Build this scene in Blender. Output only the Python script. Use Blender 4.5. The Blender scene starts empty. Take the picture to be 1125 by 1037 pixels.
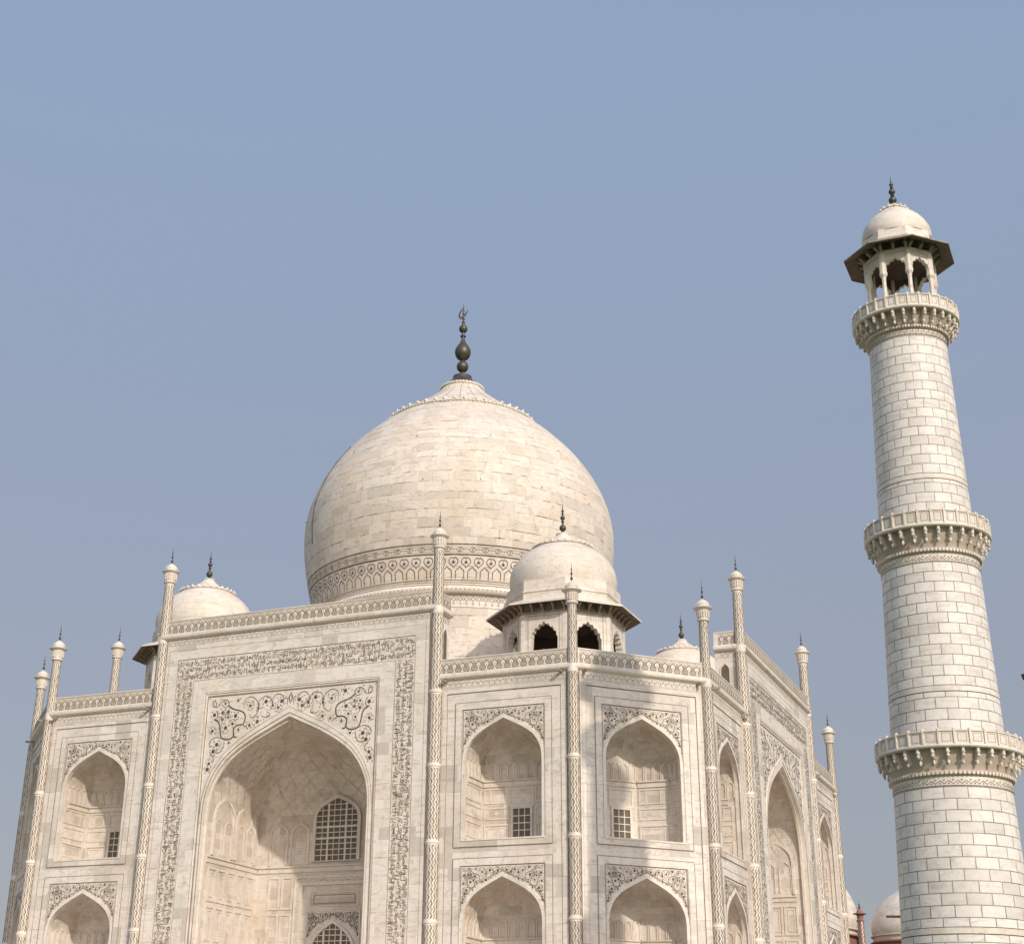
import bpy, math, random
import mathutils
from math import sin, cos, pi, radians, atan2, hypot, sqrt
from mathutils import Vector, Matrix

sc = bpy.context.scene
COL = sc.collection

# ------------------------------------------------------------------ camera
CAM = Vector((55.393, -122.232, -3.868))
YAW, PIT, ROL = 0.42276, 0.42462, 0.01812
CAMPARAMS = None
F_ = Vector((-sin(YAW)*cos(PIT), cos(YAW)*cos(PIT), sin(PIT)))
R_ = Vector((cos(YAW), sin(YAW), 0)); U_ = R_.cross(F_)
R2 = cos(ROL)*R_ + sin(ROL)*U_; U2 = -sin(ROL)*R_ + cos(ROL)*U_
cam = bpy.data.cameras.new('camera'); co = bpy.data.objects.new('camera', cam); COL.objects.link(co)
m = Matrix((R2, U2, -F_)).transposed().to_4x4(); m.translation = CAM
co.matrix_world = m
cam.sensor_fit = 'HORIZONTAL'; cam.sensor_width = 36; cam.lens = 1678.106/1125*36
cam.shift_x = (562.5-511.567)/1125; cam.shift_y = (444.681-518.5)/1125
cam.clip_start = 0.5; cam.clip_end = 6000
sc.camera = co

# ------------------------------------------------------------------ light
SUN_AZ, SUN_EL = radians(-41.6), radians(28.0)
w = bpy.data.worlds.new('World'); sc.world = w; w.use_nodes = True
nt = w.node_tree; bg = nt.nodes['Background']
sky = nt.nodes.new('ShaderNodeTexSky'); sky.sky_type = 'NISHITA'; sky.sun_disc = False
sky.sun_elevation = SUN_EL; sky.sun_rotation = atan2(cos(SUN_AZ), sin(SUN_AZ))
sky.air_density = 1.0; sky.dust_density = 2.0; sky.ozone_density = 3.0; sky.altitude = 0
# hazy air: bluer overhead, grey low down, brighter towards the sun (forward scattering)
def wn(t, **k):
    n = nt.nodes.new(t)
    for a, b in k.items(): setattr(n, a, b)
    return n
tcw = wn('ShaderNodeTexCoord'); nrm = wn('ShaderNodeVectorMath', operation='NORMALIZE'); nt.links.new(tcw.outputs['Generated'], nrm.inputs[0])
sep = wn('ShaderNodeSeparateXYZ'); nt.links.new(nrm.outputs[0], sep.inputs[0])
mr = wn('ShaderNodeMapRange', interpolation_type='SMOOTHSTEP'); nt.links.new(sep.outputs[2], mr.inputs[0]); mr.inputs[1].default_value = -0.02; mr.inputs[2].default_value = 0.72
veil = wn('ShaderNodeMix', data_type='RGBA'); nt.links.new(mr.outputs[0], veil.inputs[0])
veil.inputs[6].default_value = (2.52, 2.36, 2.34, 1); veil.inputs[7].default_value = (2.30, 3.02, 4.25, 1)
dt = wn('ShaderNodeVectorMath', operation='DOT_PRODUCT'); nt.links.new(nrm.outputs[0], dt.inputs[0])
dt.inputs[1].default_value = (cos(SUN_AZ)*cos(SUN_EL), sin(SUN_AZ)*cos(SUN_EL), sin(SUN_EL))
mx = wn('ShaderNodeMath', operation='MAXIMUM'); nt.links.new(dt.outputs['Value'], mx.inputs[0]); mx.inputs[1].default_value = 0
pw = wn('ShaderNodeMath', operation='POWER'); nt.links.new(mx.outputs[0], pw.inputs[0]); pw.inputs[1].default_value = 2.5
gl = wn('ShaderNodeMath', operation='MULTIPLY_ADD'); nt.links.new(pw.outputs[0], gl.inputs[0]); gl.inputs[1].default_value = 1.0; gl.inputs[2].default_value = 0.0
gc = wn('ShaderNodeVectorMath', operation='SCALE'); gc.inputs[0].default_value = (10.2, 9.3, 8.5); nt.links.new(gl.outputs[0], gc.inputs['Scale'])
vs = wn('ShaderNodeVectorMath', operation='ADD'); nt.links.new(veil.outputs[2], vs.inputs[0]); nt.links.new(gc.outputs[0], vs.inputs[1])
hz = wn('ShaderNodeMix', data_type='RGBA'); hz.inputs[0].default_value = 0.80
nt.links.new(sky.outputs[0], hz.inputs[6]); nt.links.new(vs.outputs[0], hz.inputs[7]); nt.links.new(hz.outputs[2], bg.inputs[0])
bg.inputs[1].default_value = 0.10
sl = bpy.data.lights.new('sun', 'SUN'); so = bpy.data.objects.new('sun', sl); COL.objects.link(so)
sl.energy = 2.0; sl.angle = radians(1.1); sl.color = (1.0, 0.90, 0.78)
d = Vector((cos(SUN_AZ)*cos(SUN_EL), sin(SUN_AZ)*cos(SUN_EL), sin(SUN_EL)))
so.rotation_euler = d.to_track_quat('Z', 'Y').to_euler(); so.location = d*300
sc.view_settings.view_transform = 'Standard'; sc.view_settings.look = 'None'
sc.view_settings.exposure = 0.50; sc.view_settings.gamma = 1.0

# ------------------------------------------------------------------ materials
MATS = {}
def newmat(name):
    mt = bpy.data.materials.new(name); mt.use_nodes = True; MATS[name] = mt
    return mt, mt.node_tree, mt.node_tree.nodes['Principled BSDF']
def N(nt, t, **k):
    n = nt.nodes.new(t)
    for a, b in k.items():
        if a in n.inputs: n.inputs[a].default_value = b
        else: setattr(n, a, b)
    return n
def mixc(nt, fac, a, b, blend='MIX'):
    n = nt.nodes.new('ShaderNodeMix'); n.data_type = 'RGBA'; n.blend_type = blend
    for s, v in ((n.inputs[0], fac), (n.inputs[6], a), (n.inputs[7], b)):
        if isinstance(v, (int, float, tuple)): s.default_value = (*v, 1) if isinstance(v, tuple) else v
        else: nt.links.new(v, s)
    return n.outputs[2]
def ramp(nt, src, a, b, lo=0.0, hi=1.0):
    n = nt.nodes.new('ShaderNodeMapRange'); n.inputs[1].default_value = a; n.inputs[2].default_value = b
    n.inputs[3].default_value = lo; n.inputs[4].default_value = hi; nt.links.new(src, n.inputs[0]); return n.outputs[0]
def mul(nt, a, b):
    n = nt.nodes.new('ShaderNodeMath'); n.operation = 'MULTIPLY'
    for s, v in ((n.inputs[0], a), (n.inputs[1], b)):
        if isinstance(v, (int, float)): s.default_value = v
        else: nt.links.new(v, s)
    return n.outputs[0]

def marble(name, c1, c2, joint, bw, bh, jw, jamount=1.0, patch=0.0, warp=0.8, vein=0.3, stain=0.35, staincol=(0.42, 0.33, 0.22), streak=0.25, bump=0.15, patchcol=(0.40, 0.38, 0.34), rough=0.5, jmin=0.15, mottle=0.62, jvert=0.4, pinkcol=(0.70, 0.565, 0.42), pink=0.25):
    mt, nt, bs = newmat(name); L = nt.links.new
    c1 = (c1[0], c1[1]*1.003, c1[2]*1.06); c2 = (c2[0]*1.02, c2[1]*1.025, c2[2]*1.09); staincol = (staincol[0]*1.08, staincol[1]*1.08, staincol[2]*1.12)
    uv = N(nt, 'ShaderNodeUVMap'); oi = N(nt, 'ShaderNodeObjectInfo')
    add = N(nt, 'ShaderNodeVectorMath', operation='ADD'); sc3 = N(nt, 'ShaderNodeVectorMath', operation='MULTIPLY')
    L(oi.outputs['Random'], sc3.inputs[0]); sc3.inputs[1].default_value = (bw*17.0, bh*40.0, 0)
    fl = N(nt, 'ShaderNodeVectorMath', operation='SNAP'); L(sc3.outputs[0], fl.inputs[0]); fl.inputs[1].default_value = (bw, bh*2, 1)
    L(uv.outputs[0], add.inputs[0]); L(fl.outputs[0], add.inputs[1])
    if warp:                                          # slabs of uneven length and courses of uneven height
        sx = N(nt, 'ShaderNodeSeparateXYZ'); L(add.outputs[0], sx.inputs[0])
        nr = N(nt, 'ShaderNodeTexNoise', noise_dimensions='1D'); nr.inputs['Scale'].default_value = 0.45; nr.inputs['Detail'].default_value = 1
        L(sx.outputs[1], nr.inputs['W'])
        v2 = N(nt, 'ShaderNodeMath', operation='MULTIPLY_ADD'); L(nr.outputs['Fac'], v2.inputs[0]); v2.inputs[1].default_value = bh*2.2*warp; L(sx.outputs[1], v2.inputs[2])
        rw = N(nt, 'ShaderNodeMath', operation='DIVIDE'); L(v2.outputs[0], rw.inputs[0]); rw.inputs[1].default_value = bh
        fl2 = N(nt, 'ShaderNodeMath', operation='FLOOR'); L(rw.outputs[0], fl2.inputs[0])
        m7 = N(nt, 'ShaderNodeMath', operation='MULTIPLY'); L(fl2.outputs[0], m7.inputs[0]); m7.inputs[1].default_value = 5.37
        us = N(nt, 'ShaderNodeMath', operation='MULTIPLY'); L(sx.outputs[0], us.inputs[0]); us.inputs[1].default_value = 0.42/bw
        cb = N(nt, 'ShaderNodeCombineXYZ'); L(us.outputs[0], cb.inputs[0]); L(m7.outputs[0], cb.inputs[1])
        n2 = N(nt, 'ShaderNodeTexNoise'); n2.inputs['Scale'].default_value = 1; n2.inputs['Detail'].default_value = 0; L(cb.outputs[0], n2.inputs['Vector'])
        u2 = N(nt, 'ShaderNodeMath', operation='MULTIPLY_ADD'); L(n2.outputs['Fac'], u2.inputs[0]); u2.inputs[1].default_value = bw*2.0*warp; L(sx.outputs[0], u2.inputs[2])
        add = N(nt, 'ShaderNodeCombineXYZ'); L(u2.outputs[0], add.inputs[0]); L(v2.outputs[0], add.inputs[1])
    br = N(nt, 'ShaderNodeTexBrick', offset=0.5); L(add.outputs[0], br.inputs['Vector'])
    br.inputs['Color1'].default_value = (*c1, 1); br.inputs['Color2'].default_value = (*c2, 1); br.inputs['Mortar'].default_value = (*c1, 1)
    br.inputs['Scale'].default_value = 1; br.inputs['Brick Width'].default_value = bw; br.inputs['Row Height'].default_value = bh
    br.inputs['Mortar Size'].default_value = jw; br.inputs['Mortar Smooth'].default_value = 0.1; br.inputs['Bias'].default_value = -0.25
    col = br.outputs['Color']
    obj = N(nt, 'ShaderNodeTexCoord'); ofs = N(nt, 'ShaderNodeVectorMath', operation='ADD')
    o2 = N(nt, 'ShaderNodeVectorMath', operation='SCALE'); L(oi.outputs['Random'], o2.inputs[0]); o2.inputs['Scale'].default_value = 60
    L(obj.outputs['Object'], ofs.inputs[0]); L(o2.outputs[0], ofs.inputs[1])
    # second layer of odd slabs
    br2 = N(nt, 'ShaderNodeTexBrick', offset=0.37); L(add.outputs[0], br2.inputs['Vector'])
    br2.inputs['Color1'].default_value = (0, 0, 0, 1); br2.inputs['Color2'].default_value = (1, 1, 1, 1); br2.inputs['Mortar'].default_value = (0, 0, 0, 1)
    br2.inputs['Scale'].default_value = 1; br2.inputs['Brick Width'].default_value = bw; br2.inputs['Row Height'].default_value = bh
    br2.offset = 0.5; br2.inputs['Mortar Size'].default_value = 0.0; br2.inputs['Bias'].default_value = 0.0
    pf = ramp(nt, br2.outputs['Color'], 0.70, 0.95, 0, patch)
    col = mixc(nt, pf, col, patchcol)
    # veins
    nv = N(nt, 'ShaderNodeTexNoise', Scale=0.55, Detail=5.0, Roughness=0.6, Distortion=2.2)
    mp = N(nt, 'ShaderNodeMapping'); mp.inputs['Rotation'].default_value = (0.35, 0.75, 0.4); mp.inputs['Scale'].default_value = (0.8, 0.8, 3.0)
    vadd = N(nt, 'ShaderNodeVectorMath', operation='MULTIPLY_ADD'); L(br2.outputs['Color'], vadd.inputs[0]); vadd.inputs[1].default_value = (7, 11, 5); L(ofs.outputs[0], vadd.inputs[2])
    L(vadd.outputs[0], mp.inputs[0]); L(mp.outputs[0], nv.inputs['Vector'])
    vf = ramp(nt, nv.outputs['Fac'], 0.52, 0.70, 0, vein)
    col = mixc(nt, vf, col, (0.40, 0.36, 0.31))
    np_ = N(nt, 'ShaderNodeTexNoise', Scale=0.22, Detail=3.0); L(vadd.outputs[0], np_.inputs['Vector'])
    col = mixc(nt, ramp(nt, np_.outputs['Fac'], 0.48, 0.66, 0, pink), col, pinkcol)
    # stains
    ns = N(nt, 'ShaderNodeTexNoise', Scale=0.35, Detail=6.0, Roughness=0.65); L(ofs.outputs[0], ns.inputs['Vector'])
    col = mixc(nt, ramp(nt, ns.outputs['Fac'], 0.50, 0.78, 0, stain), col, staincol)
    mp2 = N(nt, 'ShaderNodeMapping'); mp2.inputs['Scale'].default_value = (1.6, 1.6, 0.12); L(ofs.outputs[0], mp2.inputs[0])
    nk = N(nt, 'ShaderNodeTexNoise', Scale=1.0, Detail=5.0, Roughness=0.7); L(mp2.outputs[0], nk.inputs['Vector'])
    col = mixc(nt, ramp(nt, nk.outputs['Fac'], 0.52, 0.75, 0, streak), col, (0.36, 0.31, 0.25))
    n4 = N(nt, 'ShaderNodeTexNoise', Scale=1.7, Detail=7.0, Roughness=0.72, Distortion=0.8); L(vadd.outputs[0], n4.inputs['Vector'])
    col = mixc(nt, ramp(nt, n4.outputs['Fac'], 0.53, 0.72, 0, mottle), col, (0.37, 0.315, 0.245))
    nf = N(nt, 'ShaderNodeTexNoise', Scale=6.0, Detail=4.0, Roughness=0.7); L(ofs.outputs[0], nf.inputs['Vector'])
    col = mixc(nt, ramp(nt, nf.outputs['Fac'], 0.35, 0.8, 0, 0.30), col, (0.42, 0.36, 0.28))
    # joints, broken up
    nj = N(nt, 'ShaderNodeTexNoise', Scale=1.1, Detail=3.0); L(ofs.outputs[0], nj.inputs['Vector'])
    jf = mul(nt, br.outputs['Fac'], ramp(nt, nj.outputs['Fac'], 0.46, 0.64, jamount*jmin, jamount))
    if warp:
        fr = N(nt, 'ShaderNodeMath', operation='FRACT'); L(rw.outputs[0], fr.inputs[0])
        h1 = ramp(nt, fr.outputs[0], 0.03, 0.06, 1, jvert); h2 = ramp(nt, fr.outputs[0], 0.94, 0.97, 0, 1-jvert)
        hs_ = N(nt, 'ShaderNodeMath', operation='ADD'); L(h1, hs_.inputs[0]); L(h2, hs_.inputs[1]); jf = mul(nt, jf, hs_.outputs[0])
    col = mixc(nt, jf, col, joint)
    L(col, bs.inputs['Base Color'])
    bs.inputs['Roughness'].default_value = rough; bs.inputs['Specular IOR Level'].default_value = 0.3
    bp = N(nt, 'ShaderNodeBump'); bp.inputs['Strength'].default_value = bump; bp.inputs['Distance'].default_value = 0.05
    L(nf.outputs['Fac'], bp.inputs['Height']); L(bp.outputs[0], bs.inputs['Normal'])
    return mt

WHITE = (0.790, 0.725, 0.625)
marble('marble_wall', WHITE, (0.640, 0.576, 0.480), (0.330, 0.266, 0.190), 1.9, 0.95, 0.020, 0.65, patch=0.50, vein=0.60, stain=0.30)
marble('marble_trim', (0.790, 0.719, 0.608), (0.700, 0.630, 0.527), (0.360, 0.295, 0.218), 2.1, 1.1, 0.012, 0.4, patch=0.2, vein=0.30, stain=0.28)
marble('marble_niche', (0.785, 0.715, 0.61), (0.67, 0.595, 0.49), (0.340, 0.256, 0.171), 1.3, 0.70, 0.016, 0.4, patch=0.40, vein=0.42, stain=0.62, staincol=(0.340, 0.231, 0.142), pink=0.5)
marble('marble_dome', (0.770, 0.685, 0.565), (0.655, 0.561, 0.446), (0.200, 0.143, 0.090), 1.9, 0.82, 0.032, 1.0, mottle=0.8, patch=0.26, vein=0.45, stain=0.30, pink=0.5, jmin=0.10)
marble('marble_cupola', (0.770, 0.690, 0.575), (0.670, 0.581, 0.465), (0.260, 0.187, 0.123), 1.5, 0.75, 0.022, 0.6, patch=0.28, vein=0.36, stain=0.30, pink=0.4, jmin=0.10)
marble('marble_shaft', (0.800, 0.748, 0.665), (0.690, 0.64, 0.56), (0.17, 0.14, 0.11), 1.0, 0.51, 0.021, 1.0, warp=0.05, jvert=1.0, mottle=0.45, patch=0.22, vein=0.48, stain=0.18, streak=0.14, pink=0.1, jmin=0.8)
marble('marble_paving', (0.620, 0.532, 0.418), (0.540, 0.443, 0.332), (0.300, 0.236, 0.171), 1.2, 1.2, 0.02, 0.6)
marble('marble_stain_shade', (0.50, 0.42, 0.325), (0.40, 0.325, 0.245), (0.300, 0.236, 0.171), 0.8, 1.2, 0.01, 0.4, stain=0.8, staincol=(0.270, 0.187, 0.119), streak=0.5)  # brown underside stains, with the shade between balcony brackets put into the colour
def plain(name, c, rough=0.6, metal=0.0, var=0.25, vcol=None, scale=3.0):
    mt, nt, bs = newmat(name)
    tc = N(nt, 'ShaderNodeTexCoord'); n = N(nt, 'ShaderNodeTexNoise', Scale=scale, Detail=4.0); nt.links.new(tc.outputs['Object'], n.inputs['Vector'])
    col = mixc(nt, ramp(nt, n.outputs['Fac'], 0.35, 0.7, 0, var), c, vcol or tuple(x*0.5 for x in c))
    nt.links.new(col, bs.inputs['Base Color']); bs.inputs['Roughness'].default_value = rough; bs.inputs['Metallic'].default_value = metal
    return mt
plain('inlay_dark', (0.06, 0.05, 0.042), 0.85, var=0.5, vcol=(0.2, 0.17, 0.14), scale=5)
plain('inlay_grey', (0.175, 0.142, 0.108), 0.85, var=0.7, vcol=(0.36, 0.31, 0.26), scale=4)
plain('inlay_soft', (0.34, 0.28, 0.21), 0.85, var=0.6, vcol=(0.5, 0.43, 0.34), scale=4)
plain('groove', (0.19, 0.13, 0.08), 0.8, var=0.6, vcol=(0.36, 0.28, 0.19), scale=1.5)
plain('bronze', (0.10, 0.085, 0.07), 0.45, 0.55)
plain('soffit_stone', (0.19, 0.145, 0.115), 0.85, var=0.7, vcol=(0.09, 0.062, 0.048), scale=2)  # grimy brown stone, its base colour also holding the shade under the eaves
plain('shaded_stone', (0.13, 0.095, 0.072), 0.9, var=0.6, vcol=(0.06, 0.045, 0.035), scale=1.5)  # dimness of the kiosk interiors put into the base colour
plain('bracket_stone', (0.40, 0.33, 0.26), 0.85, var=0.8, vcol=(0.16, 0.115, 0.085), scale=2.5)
plain('pane_dark', (0.15, 0.115, 0.08), 0.35, var=0.5)
plain('jali_white', (0.74, 0.68, 0.59), 0.6)
plain('red_sandstone', (0.31, 0.155, 0.115), 0.85, var=0.4)  # red muted so the base colour carries the distance haze
plain('lawn', (0.07, 0.11, 0.035), 0.9, var=0.6)
plain('cable_black', (0.05, 0.045, 0.04), 0.6)

# ------------------------------------------------------------------ mesh builder
class MB:
    def __init__(s):
        s.v = []; s.f = []; s.m = []; s.uv = {}; s.sm = []; s.mats = []
        s.map = lambda x, z, o: (x, -o, z)
    def mi(s, name):
        if name not in s.mats: s.mats.append(name)
        return s.mats.index(name)
    def face(s, pts, mat, uv=None, smooth=False):
        i = len(s.v); s.v.extend(pts); s.f.append(tuple(range(i, i+len(pts)))); s.m.append(s.mi(mat)); s.sm.append(smooth)
        if uv: s.uv[len(s.f)-1] = uv
    def faceidx(s, idx, mat, uv=None, smooth=True):
        s.f.append(tuple(idx)); s.m.append(s.mi(mat)); s.sm.append(smooth)
        if uv: s.uv[len(s.f)-1] = uv
    def box(s, x0, x1, y0, y1, z0, z1, mat):
        p = [(x, y, z) for z in (z0, z1) for y in (y0, y1) for x in (x0, x1)]
        for q in ((0, 1, 5, 4), (1, 3, 7, 5), (3, 2, 6, 7), (2, 0, 4, 6), (4, 5, 7, 6), (2, 3, 1, 0)):
            s.face([p[i] for i in q], mat)
    def mbox(s, x0, x1, z0, z1, o0, o1, mat):      # box on the mapped surface, from offset o0 out to o1
        P = s.map
        a = [P(x0, z0, o1), P(x1, z0, o1), P(x1, z1, o1), P(x0, z1, o1)]; b = [P(x0, z0, o0), P(x1, z0, o0), P(x1, z1, o0), P(x0, z1, o0)]
        s.face(a, mat)
        for i in range(4):
            j = (i+1) % 4; s.face([b[i], b[j], a[j], a[i]], mat)
    def rect(s, x0, x1, z0, z1, o, mat):
        P = s.map; s.face([P(x0, z0, o), P(x1, z0, o), P(x1, z1, o), P(x0, z1, o)], mat)
    def frame(s, x0, x1, z0, z1, wd, o0, o1, mat, bottom=True):
        s.mbox(x0, x0+wd, z0, z1, o0, o1, mat); s.mbox(x1-wd, x1, z0, z1, o0, o1, mat)
        s.mbox(x0+wd, x1-wd, z1-wd, z1, o0, o1, mat)
        if bottom: s.mbox(x0+wd, x1-wd, z0, z0+wd, o0, o1, mat)
    def line_pi(s, x, z0, z1, wd, o, mat):          # three sides of a rectangle as a thin line
        s.rect(-x-wd/2, -x+wd/2, z0, z1, o, mat); s.rect(x-wd/2, x+wd/2, z0, z1, o, mat); s.rect(-x+wd/2, x-wd/2, z1-wd, z1, o, mat)
    def ribbon(s, pts, wd, o, mat, closed=False, o0=None, taper=False):
        n = len(pts)
        if closed: pts = pts + [pts[0]]; n += 1
        L = []; R = []
        for i in range(n):
            if closed and i in (0, n-1): a, b = pts[-2], pts[1]
            else: a = pts[max(i-1, 0)]; b = pts[min(i+1, n-1)]
            dx, dz = b[0]-a[0], b[1]-a[1]; l = hypot(dx, dz) or 1
            ww = wd/2
            if taper: ww *= 0.35+0.65*sin(pi*(0.08+0.84*i/(n-1)))
            nx, nz = -dz/l*ww, dx/l*ww
            L.append((pts[i][0]+nx, pts[i][1]+nz)); R.append((pts[i][0]-nx, pts[i][1]-nz))
        P = s.map
        for i in range(n-1):
            s.face([P(*L[i], o), P(*R[i], o), P(*R[i+1], o), P(*L[i+1], o)], mat)
            if o0 is not None:
                s.face([P(*L[i], o0), P(*L[i], o), P(*L[i+1], o), P(*L[i+1], o0)], mat)
                s.face([P(*R[i], o0), P(*R[i], o), P(*R[i+1], o), P(*R[i+1], o0)], mat)
    def disc(s, x, z, r, o, mat, n=6, ph=0.0, rr=None):
        P = s.map; pts = []
        for i in range(n):
            a = ph+2*pi*i/n; q = r if not rr or i % 2 == 0 else rr
            pts.append(P(x+q*cos(a), z+q*sin(a), o))
        s.face(pts, mat)
    def revolve(s, prof, seg, mat, cx=0, cy=0, ph=0.0, smooth=True, uvr=None, a0=0.0, a1=2*pi):
        full = abs(a1-a0-2*pi) < 1e-6
        base = len(s.v); n = len(prof); cols = seg if full else seg+1
        for i in range(cols):
            a = ph+a0+(a1-a0)*i/seg
            for r, z in prof: s.v.append((cx+r*cos(a), cy+r*sin(a), z))
        arc = [0]
        for i in range(1, n): arc.append(arc[-1]+hypot(prof[i][0]-prof[i-1][0], prof[i][1]-prof[i-1][1]))
        R = uvr or max(p[0] for p in prof)
        z0 = prof[0][1]
        for i in range(seg):
            j = (i+1) % cols
            u0 = (a0+(a1-a0)*i/seg)*R; u1 = (a0+(a1-a0)*(i+1)/seg)*R
            for k in range(n-1):
                if prof[k][0] < 1e-6 and prof[k+1][0] < 1e-6: continue
                va, vb = z0+arc[k], z0+arc[k+1]
                ids = [base+i*n+k, base+j*n+k, base+j*n+k+1, base+i*n+k+1]; uv = [(u0, va), (u1, va), (u1, vb), (u0, vb)]
                s.faceidx(ids, mat, uv, smooth)
    def sweep_x(s, x0, x1, prof, mat):              # extrude a (out, z) profile along x
        P = s.map
        for i in range(len(prof)-1):
            (a, za), (b, zb) = prof[i], prof[i+1]
            s.face([P(x0, za, a), P(x1, za, a), P(x1, zb, b), P(x0, zb, b)], mat)
        for x in (x0, x1): s.face([P(x, z, a) for a, z in prof], mat)
    def build(s, name, parent=None, loc=(0, 0, 0), rz=0.0):
        me = bpy.data.meshes.new(name); me.from_pydata(s.v, [], s.f)
        for n in s.mats: me.materials.append(MATS[n])
        me.polygons.foreach_set('material_index', s.m); me.polygons.foreach_set('use_smooth', s.sm)
        ul = me.uv_layers.new(name='UVMap'); data = []
        for fi, f in enumerate(s.f):
            if fi in s.uv: 
                for q in s.uv[fi]: data.extend(q)
            else:
                P = [s.v[i] for i in f]; nx = ny = nz = 0.0
                for i in range(len(P)):
                    a, b = P[i], P[(i+1) % len(P)]
                    nx += (a[1]-b[1])*(a[2]+b[2]); ny += (a[2]-b[2])*(a[0]+b[0]); nz += (a[0]-b[0])*(a[1]+b[1])
                ax, ay, az = abs(nx), abs(ny), abs(nz)
                for p in P:
                    data.extend((p[0], p[1]) if az > ax and az > ay else ((p[0], p[2]) if ay >= ax else (p[1]+3.3, p[2])))
        ul.data.foreach_set('uv', data)
        if any(s.sm): me.set_sharp_from_angle(angle=radians(40))
        me.update()
        o = bpy.data.objects.new(name, me); COL.objects.link(o)
        if parent: o.parent = parent
        o.location = loc; o.rotation_euler = (0, 0, rz)
        return o
def empty(name, loc=(0, 0, 0), rz=0, parent=None):
    o = bpy.data.objects.new(name, None); COL.objects.link(o); o.location = loc; o.rotation_euler = (0, 0, rz); o.parent = parent; return o
def copy_tree(o, parent=None, loc=None, rz=None):
    c = o.copy(); COL.objects.link(c); c.parent = parent
    if loc is not None: c.location = loc
    if rz is not None: c.rotation_euler = (0, 0, rz)
    for ch in list(o.children): copy_tree(ch, c)
    return c
def catmull(pts, k=5, closed=False):
    P = [pts[0]]+list(pts)+[pts[-1]]; out = []
    for i in range(1, len(P)-2):
        a, b, c, d = P[i-1], P[i], P[i+1], P[i+2]
        for j in range(k):
            t = j/k
            out.append(tuple(0.5*((2*b[q])+(-a[q]+c[q])*t+(2*a[q]-5*b[q]+4*c[q]-d[q])*t*t+(-a[q]+3*b[q]-3*c[q]+d[q])*t**3) for q in (0, 1)))
    out.append(tuple(pts[-1])); return out

# pointed arch: unit profile, from the springing (1,0) to the apex (0,1)
ARCH = catmull([(1, 0), (0.985, 0.18), (0.94, 0.325), (0.87, 0.455), (0.77, 0.575), (0.62, 0.69), (0.43, 0.80), (0.21, 0.905), (0, 1)], 4)
def arch_pts(hw, zb, zs, za):                       # left foot, over the apex, right foot
    R = [(hw*u, zs+(za-zs)*h) for u, h in ARCH]
    L = [(-x, z) for x, z in R]
    return [(-hw, zb)]+L+R[::-1][1:]+[(hw, zb)]
def fill_around(mb, pts, x0, x1, ztop, o, mat):      # wall between an arch line and a straight top, plus side strips down to the foot
    P = mb.map
    for a, b in zip(pts, pts[1:]):
        if abs(a[0]-b[0]) < 1e-9: continue
        mb.face([P(a[0], a[1], o), P(b[0], b[1], o), P(b[0], ztop, o), P(a[0], ztop, o)], mat)
    zb = pts[0][1]
    mb.rect(x0, pts[0][0], zb, ztop, o, mat); mb.rect(pts[-1][0], x1, zb, ztop, o, mat)
def reveal(mb, pts, o0, o1, mat):
    P = mb.map
    for a, b in zip(pts, pts[1:]):
        mb.face([P(*a, o0), P(*b, o0), P(*b, o1), P(*a, o1)], mat)
def arch_band(mb, inner, outer, o, mat):
    P = mb.map
    for i in range(len(inner)-1):
        mb.face([P(*inner[i], o), P(*inner[i+1], o), P(*outer[i+1], o), P(*outer[i], o)], mat)

rnd = random.Random(7)

# ------------------------------------------------------------------ ornaments
def omega_parapet(mb, x0, x1, z0, o, h=0.97):
    """pierced looking crest: a row of loops between two thin rules"""
    n = max(2, round((x1-x0)/0.60)); p = (x1-x0)/n
    mb.rect(x0, x1, z0+0.02, z0+0.06, o, 'inlay_grey')
    mb.rect(x0, x1, z0+h-0.10, z0+h-0.065, o, 'inlay_soft')
    for i in range(n):
        c = x0+(i+0.5)*p
        a = [(c-p*0.47, z0+0.11), (c-p*0.30, z0+0.10), (c-p*0.15, z0+0.16), (c-p*0.14, z0+0.27), (c-p*0.30, z0+0.40), (c-p*0.29, z0+0.55), (c-p*0.12, z0+0.66), (c, z0+0.68),
             (c+p*0.12, z0+0.66), (c+p*0.29, z0+0.55), (c+p*0.30, z0+0.40), (c+p*0.14, z0+0.27), (c+p*0.15, z0+0.16), (c+p*0.30, z0+0.10), (c+p*0.47, z0+0.11)]
        mb.ribbon(catmull(a, 2), 0.075, o, 'inlay_grey'); mb.face([mb.map(c+p*q_, z0+h_, o-0.001) for q_, h_ in ((-.5, .14), (-.2, .2), (-.34, .42), (-.3, .6), (-.5, .66))], 'inlay_soft'); mb.face([mb.map(c+p*q_, z0+h_, o-0.001) for q_, h_ in ((.5, .14), (.2, .2), (.34, .42), (.3, .6), (.5, .66))], 'inlay_soft')
        mb.ribbon([(c-p*0.5, z0+0.62), (c-p*0.42, z0+0.74), (c-p*0.30, z0+0.76), (c-p*0.18, z0+0.82), (c, z0+0.76), (c+p*0.18, z0+0.82), (c+p*0.30, z0+0.76), (c+p*0.42, z0+0.74), (c+p*0.5, z0+0.62)], 0.05, o+0.002, 'inlay_soft')
        mb.disc(c, z0+0.40, 0.05, o, 'inlay_soft', 5); mb.disc(c+p/2, z0+0.42, 0.055, o, 'inlay_grey', 4); mb.disc(c+p/2, z0+0.26, 0.05, o, 'inlay_soft', 4)
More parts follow.
